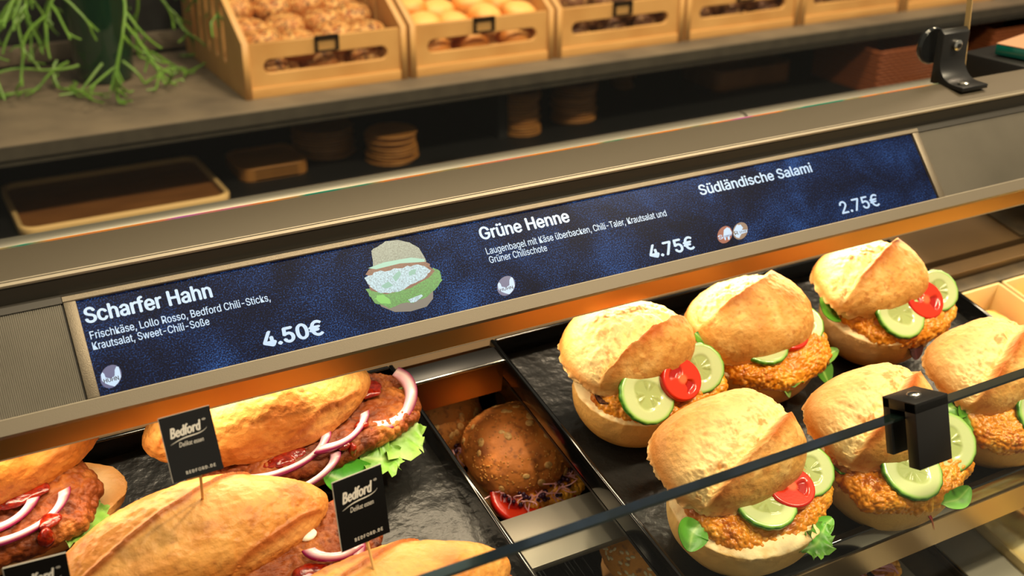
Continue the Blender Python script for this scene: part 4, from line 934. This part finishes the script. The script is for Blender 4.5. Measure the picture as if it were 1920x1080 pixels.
# ------------------------------------------------------------------ seeded burger buns in the middle
def seeded(label, px, py, rz, sd, R=.046, w=LOW + .0036, col=(212, 126, 52), flakes=30, seeds=360, fill=True, flat=1.0):
    r = thing('seeded_burger', label, 'sandwich', frame(px, py, rz, w), 'seeded burgers on the lower level')
    bun_base(r, sd, R * 1.0, R * .92, .022, 'seedroll', (190, 122, 52))
    d, f = dirs(6); z = np.where(d[:, 2] > 0, sup(d[:, 2], .9) * .034 * flat, d[:, 2] * .006)
    p = np.stack([sup(d[:, 0], .95) * R * 1.04, sup(d[:, 1], .95) * R * .95, z], 1); q = p + sd; p *= 1 + .05 * fbm(q, 30, 3, sd)[:, None]
    p += d * (.0009 * fbm(q, 200, 3, sd + 3))[:, None]
    n1 = fbm(q, 45, 4, sd + 2); c = np.tile(lin(col), (len(p), 1)); c = mixc(c, (136, 70, 26), sstep(0, .6, n1)); c = mixc(c, (206, 128, 52), sstep(.05, .6, -n1)); c = mixc(c, (120, 62, 26), sstep(.25, .5, fbm(q, 330, 2, sd + 5)) * .7)
    top = mesh('top_bun', p, f, mt['seedroll'], r, c, mw=T3((-.001, .010, .040)) @ RX(.20))
    rnd = random.Random(sd); dl, fl_ = dirs(2)
    for nm, cnt, sz, m in (('oat_flakes', flakes, (.0040, .0029, .0010), mt['seed']), ('small_seeds', seeds, (.0009, .0008, .0007), mt['seed_small'])):
        V = []; F = []; b = 0
        if not cnt: continue
        for i in range(cnt):
            j = rnd.randrange(len(d))
            while d[j, 2] < .12: j = rnd.randrange(len(d))
            nn = Vector(d[j] / np.array([R, R, .04])).normalized(); Rm = np.array(nn.to_track_quat('Z', 'X').to_matrix() @ Matrix.Rotation(rnd.random() * 6, 3, 'Z')); s_ = rnd.uniform(.7, 1.15)
            V.append((dl * np.array(sz) * s_) @ Rm.T + p[j]); F.append(fl_ + b); b += len(dl)
        o = mesh(nm, np.concatenate(V), np.concatenate(F), m, top); o['kind'] = 'stuff'
    if fill:
        tomato(r, R * .62, -.014, -.026, .029, .45, 0, sd, .007); tomato(r, R * .55, .014, -.024, .028, .4, 0, sd + 1, .007)
        patty(r, sd + 3, R * .95, R * .9, .007, .010, -.0, .024, 'fried_patty', False)
        mb = MB(); mbd = []
        for i in range(46):
            a = rnd.uniform(-2.6, -.5); rr_ = R * rnd.uniform(.7, 1.0); P0 = np.array([rr_ * math.cos(a), rr_ * math.sin(a) * .95, rnd.uniform(.032, .040)]); pts = [P0]; v = np.array([rnd.uniform(-1, 1), rnd.uniform(-.8, .1), rnd.uniform(-.8, .3)])
            for k in range(6): v = v + np.array([rnd.uniform(-.8, .8), rnd.uniform(-.4, .4), rnd.uniform(-.7, .5)]); pts.append(pts[-1] + v / np.linalg.norm(v) * .0028)
            mb.tube(pts, .0005, 4); mbd.append(pts[-1])
        o = mb.build('sprouts', mt['sprout'], r, smooth=True); o['kind'] = 'stuff'
        V = []; F = []; b = 0; d2, f2 = dirs(2)
        for i in range(60):
            a = rnd.uniform(-2.8, -.3); rr_ = R * rnd.uniform(.72, .99)
            P0 = np.array([rr_ * math.cos(a), rr_ * math.sin(a) * .95, rnd.uniform(.029, .040)]); V.append(d2 * rnd.uniform(.0012, .0022) + P0); F.append(f2 + b); b += len(d2)
        o = mesh('radish_beads', np.concatenate(V), np.concatenate(F), mt['seed_dark'], r); o['kind'] = 'stuff'
    return r
b1_ = seeded('oat-flake burger bun with pink sprouts and tomato between the two trays', 972, 925, .0, 31)
leaf(b1_, [(.040, -.012, .030), (.050, -.006, .032), (.050, .004, .030)], .007, 3, col=(110, 160, 50))
b2_ = seeded('paler oat-flake burger behind the front seeded bun against the tray wall', 806, 850, .1, 33, col=(206, 132, 58))
leaf(b2_, [(.034, .018, .036), (.050, .022, .040), (.062, .018, .038)], .009, 3, frill=.003, col=(140, 176, 80), col2=(190, 206, 130))
seeded('seeded burger behind the bridge bar with only its brown top showing', 760, 715, .1, 35, col=(206, 126, 48), w=LOW + .004)
seeded('small burger half hidden beneath the left edge of the schnitzel tray', 1005, 775, .1, 37, R=.040, col=(204, 136, 60), flakes=4, seeds=60)
sesame = seeded('golden sesame bun at the bottom edge below the glass edge', 1240, 1100, .0, 39, R=.05, w=LOW + .008, col=(236, 160, 62), flakes=0, seeds=10, fill=False)
for ch in list(sesame.children):
    for g in list(ch.children): bpy.data.objects.remove(g)
tb = [c for c in sesame.children if c.name.startswith('top_bun')][0]
rnd = random.Random(4); V = []; F = []; b = 0; d2, f2 = dirs(2)
for i in range(320):
    a = rnd.uniform(0, 6.28); e = rnd.uniform(.1, 1.0); rr_ = math.sqrt(1 - e * e); nv = Vector((rr_ * math.cos(a), rr_ * math.sin(a), e))
    j = int(np.argmax(dirs(6)[0] @ np.array(nv))); P0 = np.array(tb.data.vertices[j].co); q = nv.to_track_quat('Z', 'X').to_matrix() @ Matrix.Rotation(rnd.random() * 6, 3, 'Z')
    V.append((d2 * np.array((.0022, .0013, .0008))) @ np.array(q).T + P0); F.append(f2 + b); b += len(d2)
o = mesh('sesame_seeds', np.concatenate(V), np.concatenate(F), M('sesame', (246, 224, 172), .4), tb); o['kind'] = 'stuff'
red = thing('sprout_sandwich', 'flat toasted slice topped with red sprouts below the front steel fascia', 'sandwich', frame(1578, 1082, .3, LOW + .0045), None)
patty(red, 61, .05, .035, .010, 0, 0, .010, 'toast', False); tomato(red, .024, -.006, .004, .021, .05, 0, 3); tomato(red, .02, .016, .010, .021, .05, 0, 5)
mb = MB()
for i in range(70):
    P0 = np.array([rnd.uniform(-.03, .035), rnd.uniform(-.022, .024), .024]); pts = [P0]; v = np.array([rnd.uniform(-1, 1), rnd.uniform(-1, 1), .3])
    for k in range(6): v = v + np.array([rnd.uniform(-.8, .8), rnd.uniform(-.8, .8), rnd.uniform(-.5, .4)]); pts.append(np.maximum(pts[-1] + v / np.linalg.norm(v) * .003, (-9, -9, .022)))
    mb.tube(pts, .0009, 4)
mb.build('sprouts', mt['sprout'], red, smooth=True)['kind'] = 'stuff'

# ------------------------------------------------------------------ front glass with clamp
gd = .64
ga = at(1350, 895, gd)
fg = thing('front_glass', 'front glass pane with dark green edge crossing before the schnitzel rolls', 'glass pane', T3(ga))
GL = .022
MB().box((-.9, -.0050, -.25), (1.2, .0050, -.0008)).build('pane', mt['glass'], fg, mw=RX(-.30))
MB().box((-.9, -.0052, -.0008), (1.2, .0052, .0006)).build('polished_edge', mt['glass_edge'], fg, mw=RX(-.30))
for xx in (-.93, 1.2): MB().box((xx, -.02, -.30), (xx + .03, .02, .002)).build('side_post', mt['black'], fg, bevel=.001, mw=RX(-.30))
cl = on(1712, 778, ga, (0, 1, 0)); 
cp = thing('glass_clamp', 'black block clamp with a domed bolt gripping the front glass edge', 'clamp', T3((cl[0], ga[1], ga[2])) @ RX(-.30))
cw = .0135
MB().box((-cw, -.0145, -.031), (cw, -.0058, .010)).build('front_jaw', mt['black'], cp, bevel=.0005)
MB().box((-cw, .0058, -.026), (cw, .0115, .010)).build('rear_jaw', mt['black'], cp, bevel=.0005)
MB().box((-cw, -.0145, .0035), (cw, .0115, .0102)).build('clamp_cap', mt['black'], cp, bevel=.0005)
d, f = dirs(4); p = d * np.array([.0044, .0044, .0016]); mesh('bolt_dome', p, f, mt['steel_bright'], cp, mw=T3((0, -.001, .0104)))

# ------------------------------------------------------------------ bread crates
CX0, CP = .541, .303
def roll_mesh(seed, kind):
    d, f = dirs(5)
    dim = {'seed': (.036, .032, .026), 'plain': (.037, .031, .026), 'dark': (.036, .031, .025)}[kind]
    e = .78 if kind == 'seed' else .95
    p = sup(d, e) * np.array(dim); q = p + seed; p *= 1 + (.08 if kind != 'plain' else .04) * fbm(q, 40, 3, seed)[:, None]
    p[:, 2] = np.maximum(p[:, 2], -dim[2] * .75)
    n = fbm(q, 260, 3, seed); n1 = fbm(q, 40, 3, seed + 2)
    if kind == 'seed':
        top = sstep(-.1, .3, d[:, 2]); c = np.tile(lin((176, 98, 36)), (len(p), 1)); c = mixc(c, (232, 184, 112), top * (.42 + .5 * np.clip(n * 2.6, -1, 1))); c = mixc(c, (84, 46, 20), top * sstep(.16, .34, fbm(q, 330, 2, seed + 6))); p += d * (top * .003 * np.abs(n))[:, None]
    elif kind == 'plain':
        c = np.tile(lin((222, 140, 60)), (len(p), 1)); c = mixc(c, (244, 190, 110), sstep(.3, .9, d[:, 2] + .4 * n1)); c = mixc(c, (190, 100, 34), sstep(.1, -.4, d[:, 2]))
    else:
        c = np.tile(lin((110, 66, 34)), (len(p), 1)); c = mixc(c, (206, 160, 100), sstep(.15, .5, n)); c = mixc(c, (60, 34, 18), sstep(.1, .5, n1))
    me = mesh('t', p, f, mt['seedroll'] if kind != 'plain' else mt['crust'], None, c); m = me.data; bpy.data.objects.remove(me); m.name = 'bread_roll'
    return m
protos = {k: [roll_mesh(s + i * 7, k) for i in range(4)] for s, k in ((50, 'seed'), (90, 'plain'), (130, 'dark'))}
ORD = ['leftmost', 'second', 'third', 'fourth', 'fifth', 'sixth']
def crate(k):
    x0 = CX0 + k * CP; Wc = .297; Dc = .374; t = .012; y0 = 1.880
    r = thing('bread_crate', f'{ORD[k]} pale wooden bread crate from the left on the grey back worktop', 'crate', T3((x0, y0, ZS)), 'wooden bread crates')
    side = [(0, 0), (Dc, 0), (Dc, .19), (.16, .19), (0, .095)]
    slots = [stadium(.106 + i * .0475, (.04 + min(.16, .10 + (.106 + i * .0475) * .42)) / 2, .019, min(.16, .10 + (.106 + i * .0475) * .42) - .04) for i in range(5)] 
    slots = [stadium(.100 + i * .0478, .105 + .0 * i, .019, .130) for i in range(6)] if False else slots
    Mside = Matrix(((0, 0, 1, 0), (1, 0, 0, 0), (0, 1, 0, 0), (0, 0, 0, 1)))
    for xx in (t / 2, Wc - t / 2): plate('side_panel', side, slots if k == 0 or xx > .1 else slots, t - .002, mt['wood'], r, T3((xx, 0, 0)) @ Mside, bevel=.001)
    Mf = Matrix(((1, 0, 0, 0), (0, 0, -1, 0), (0, 1, 0, 0), (0, 0, 0, 1)))
    plate('front_panel', [(t, .016), (Wc - t, .016), (Wc - t, .092), (t, .092)], [stadium(Wc / 2, .052, .225, .024)], .008, mt['wood'], r, T3((0, .010, 0)) @ Mf, bevel=.001)
    MB().box((t, .002, 0), (Wc - t, .018, .0175)).build('bottom_rail', mt['wood'], r, bevel=.0008)
    MB().box((t, Dc - t, 0), (Wc - t, Dc, .19)).build('back_panel', mt['wood'], r, bevel=.001)
    MB().box((t, .018, .004), (Wc - t, Dc - t, .012)).build('crate_floor', mt['wood'], r)
    h = MB(); cx = Wc / 2 + .0; w2, h2 = .021, .013
    for a, b in (((cx - w2, -.002, .094 - 2 * h2), (cx - w2 + .004, .005, .094)), ((cx + w2 - .004, -.002, .094 - 2 * h2), (cx + w2, .005, .094)), ((cx - w2, -.002, .090), (cx + w2, .005, .095)), ((cx - w2, -.002, .094 - 2 * h2), (cx + w2, .005, .096 - 2 * h2))): h.box(a, b)
    h.build('label_holder', mt['holder'], r)
    return x0, y0
names = {'seed': 'seed-crusted', 'plain': 'golden', 'dark': 'dark rye'}
CO = ['left', 'middle-left', 'middle-right', 'right']
rows = ['front', 'second', 'third', 'fourth']
rnd = random.Random(11)
for k in range(6):
    x0, y0 = crate(k)
    kind = ['seed', 'plain', 'dark', 'dark', 'dark', 'plain'][k]
    for layer in range(2):
        nrow = (4 if k < 3 else 1) if layer == 1 else 1
        if layer == 1 and k >= 4: continue
        for j in range(nrow):
            ncol = 4 if layer == 1 else 3
            for i in range(ncol):
                z = ZS + .012 + (.024 if layer == 0 else .024 + .038 + (.013 * j) + rnd.uniform(-.006, .006))
                x = x0 + (.050 + i * .0655 if layer else .062 + i * .0865) + rnd.uniform(-.005, .005); y = y0 + .056 + j * .068 + rnd.uniform(-.004, .004)
                if layer == 1 and k in (2, 3): z -= .014
                me = rnd.choice(protos[kind]); o = link('bread_roll', me)
                o.location = (x, y, z); o.rotation_euler = (rnd.uniform(-.2, .25) + .1, rnd.uniform(-.2, .2), rnd.uniform(-.5, .5))
                if layer == 1: tag(o, f"{names[kind]} roll, {['left', 'centre left', 'centre right', 'right'][i]} of the {rows[j]} row in the {ORD[k]} crate", 'bread roll', f'rolls in the {ORD[k]} crate')
                else: tag(o, f"{names[kind]} roll, {['left', 'centre', 'right'][i]} in the bottom layer behind the {ORD[k]} crate slot", 'bread roll', f'rolls in the {ORD[k]} crate')

# ------------------------------------------------------------------ plant in its vase
pc = on(199, 148, (0, 0, ZS), (0, 0, 1))
pl = thing('potted_cactus', 'trailing green mistletoe cactus in a dark green glass vase left of the crates', 'plant', T3(pc))
MB().lathe([(.040, 0), (.046, .004), (.050, .02), (.055, .12), (.059, .20), (.056, .203), (.053, .19), (.02, .185)], n=48).build('vase', mt['pot'], pl, smooth=True)
rnd = random.Random(5)
def spray(mb, p, v, L, r, depth, fall=.14):
    pts = [p]; n = max(5, int(L / .010)); w = np.array([rnd.uniform(-1, 1) for _ in range(3)])
    for i in range(n):
        w = w * .7 + np.array([rnd.uniform(-1, 1) for _ in range(3)]) * .3
        v = v + w * .38 + np.array([0, 0, -fall]); v = v / np.linalg.norm(v)
        q = pts[-1] + v * L / n
        if q[2] < .004 + r: q[2] = .004 + r; v[2] = abs(v[2]) * .15
        rad = math.hypot(q[0], q[1])
        if rad < .060: q[:2] *= .060 / rad
        pts.append(q)
        if depth and i > 2 and rnd.random() < .34:
            spray(mb, q.copy(), v + np.array([rnd.uniform(-1, 1), rnd.uniform(-1, 1), rnd.uniform(-.6, .5)]), L * rnd.uniform(.22, .42), r * .85, depth - 1, fall * .6)
    mb.tube(pts, np.linspace(r, r * .7, len(pts)), 6)
for i in range(13):
    a = [3.3, 3.7, 4.0, 4.4, 4.75, 5.1, 5.5, 5.9, 6.2, 2.9, .3, 1.2, 2.2][i]; mb = MB(); Lc = rnd.uniform(.16, .27)
    spray(mb, np.array([.056 * math.cos(a), .056 * math.sin(a), .20]), np.array([math.cos(a), math.sin(a), .15]) * rnd.uniform(.6, 1.3), Lc, .0030, 2)
    mb.build('trailing_stem', mt['plant'], pl, smooth=True)
for (a, rd, da, L_) in ((3.6, .07, -.4, .14), (4.0, .08, -.3, .13), (4.5, .07, -.7, .10), (5.0, .07, .5, .12), (5.5, .075, .4, .13), (6.0, .08, .3, .11), (3.3, .08, .2, .15)):
    mb = MB(); spray(mb, np.array([rd * math.cos(a), rd * math.sin(a), .045]), np.array([math.cos(a + da), math.sin(a + da), -.3]), L_, .0026, 2, .1)
    mb.build('trailing_stem', mt['plant'], pl, smooth=True)

# ------------------------------------------------------------------ plates, boards and baskets on the lower shelf
def shelf_pt(px, py, z=ZL): return on(px, py, (0, 0, z), (0, 0, 1))
def stack(px, py, r, n, label, grp, th=.0058):
    c = shelf_pt(px, py); rn = random.Random(px)
    pm = MB().lathe([(r * .5, 0), (r * .94, .0005), (r, .003), (r * .985, .0052), (r * .90, .0042), (r * .3, .0034)], n=40).build('wooden_plate', mt['plate_wood'], None, smooth=True)
    me = pm.data; bpy.data.objects.remove(pm)
    for i in range(n):
        o = link('wooden_plate', me); o.location = (c[0] + rn.uniform(-.004, .004), c[1] + r + rn.uniform(-.004, .004), ZL + i * th); o.rotation_euler = (0, 0, rn.uniform(0, 6))
        tag(o, label, 'plate', grp)
stack(754, 312, .047, 10, 'thin round wooden plate in the stack just above the price screen middle', 'plates in the lower middle stack')
stack(628, 300, .058, 9, 'thin round wooden plate in the wide stack left of the middle stack', 'plates in the wide left stack')
stack(992, 258, .040, 15, 'thin round wooden plate in the leaning stack right of the niche divider', 'plates in the stack right of the divider')
stack(1096, 236, .046, 14, 'thin round wooden plate in the tallest stack under the worktop', 'plates in the tallest stack')
stack(1178, 168, .026, 6, 'small round wooden plate in the short stack farthest right', 'plates in the short right stack')
def board(name, label, pf, pr, depth, h, m, m2, ang=0.0, zoff=0):
    a = shelf_pt(*pf); b = shelf_pt(*pr); W = b[0] - a[0]
    r = thing(name, label, 'tray', T3((a[0], a[1], ZL + zoff)) @ RZ(ang))
    def rr(x0, y0, x1, y1, q, z0, z1):
        pts = []
        for (cx, cy, s) in ((x1 - q, y0 + q, -math.pi / 2), (x1 - q, y1 - q, 0), (x0 + q, y1 - q, math.pi / 2), (x0 + q, y0 + q, math.pi)):
            for k in range(7): t = s + math.pi / 2 * k / 6; pts.append((cx + q * math.cos(t), cy + q * math.sin(t)))
        return pts
    o = rr(0, 0, W, depth, .025, 0, 0); i_ = rr(.008, .008, W - .008, depth - .008, .02, 0, 0)
    plate('tray_rim', o, [i_], h, m2, r, T3((0, 0, h / 2)), bevel=.001); plate('tray_base', o, [], .004, m, r, T3((0, 0, .003)))
    return r
board('wooden_tray', 'large brown wooden tray with pale rim lying lower left behind the display', (40, 448), (432, 372), .235, .012, mt['tray_wood'], mt['pale_rim'])
for i in range(3):
    board('wooden_board', ['lowest', 'middle', 'uppermost'][i] + ' wooden board of the small stack left of the plates', (455, 345), (582, 322), .12, .007, mt['plate_wood'], mt['plate_wood'], zoff=i * .0075)
def basket(label, px, py, w, d_, h):
    c = shelf_pt(px, py); r = thing('wicker_basket', label, 'basket', T3(c))
    for nm, (ox, oy, ux, uy, L) in (('woven_front', (0, 0, 1, 0, w)), ('woven_side', (0, 0, 0, 1, d_)), ('woven_side', (w, 0, 0, 1, d_)), ('woven_back', (0, d_, 1, 0, w))):
        mb = MB(); nrow = int(h / .007); nc = int(L / .004)
        for j in range(nrow):
            pts = [(ox + ux * s * L / nc + uy * .0015 * math.sin(s * 1.3 + j * math.pi), oy + uy * s * L / nc + ux * .0015 * math.sin(s * 1.3 + j * math.pi), .004 + j * .007) for s in range(0, nc + 1, 1)]
            mb.tube(pts, .0036, 5)
        mb.build(nm, mt['basket'], r, smooth=True)['kind'] = 'stuff'
    MB().box((0, 0, 0), (w, d_, .004)).build('basket_floor', mt['basket'], r)
basket('brown wicker basket left of the glass bracket on the lower shelf', 1640, 180, .20, .2, .10)
basket('dark wicker basket right of the glass bracket on the lower shelf', 1850, 135, .4, .2, .10)
board('wooden_tray', 'brown wooden tray standing in the dark niche under the fourth crate', (1345, 175), (1480, 150), .15, .045, mt['tray_wood'], mt['tray_wood'])
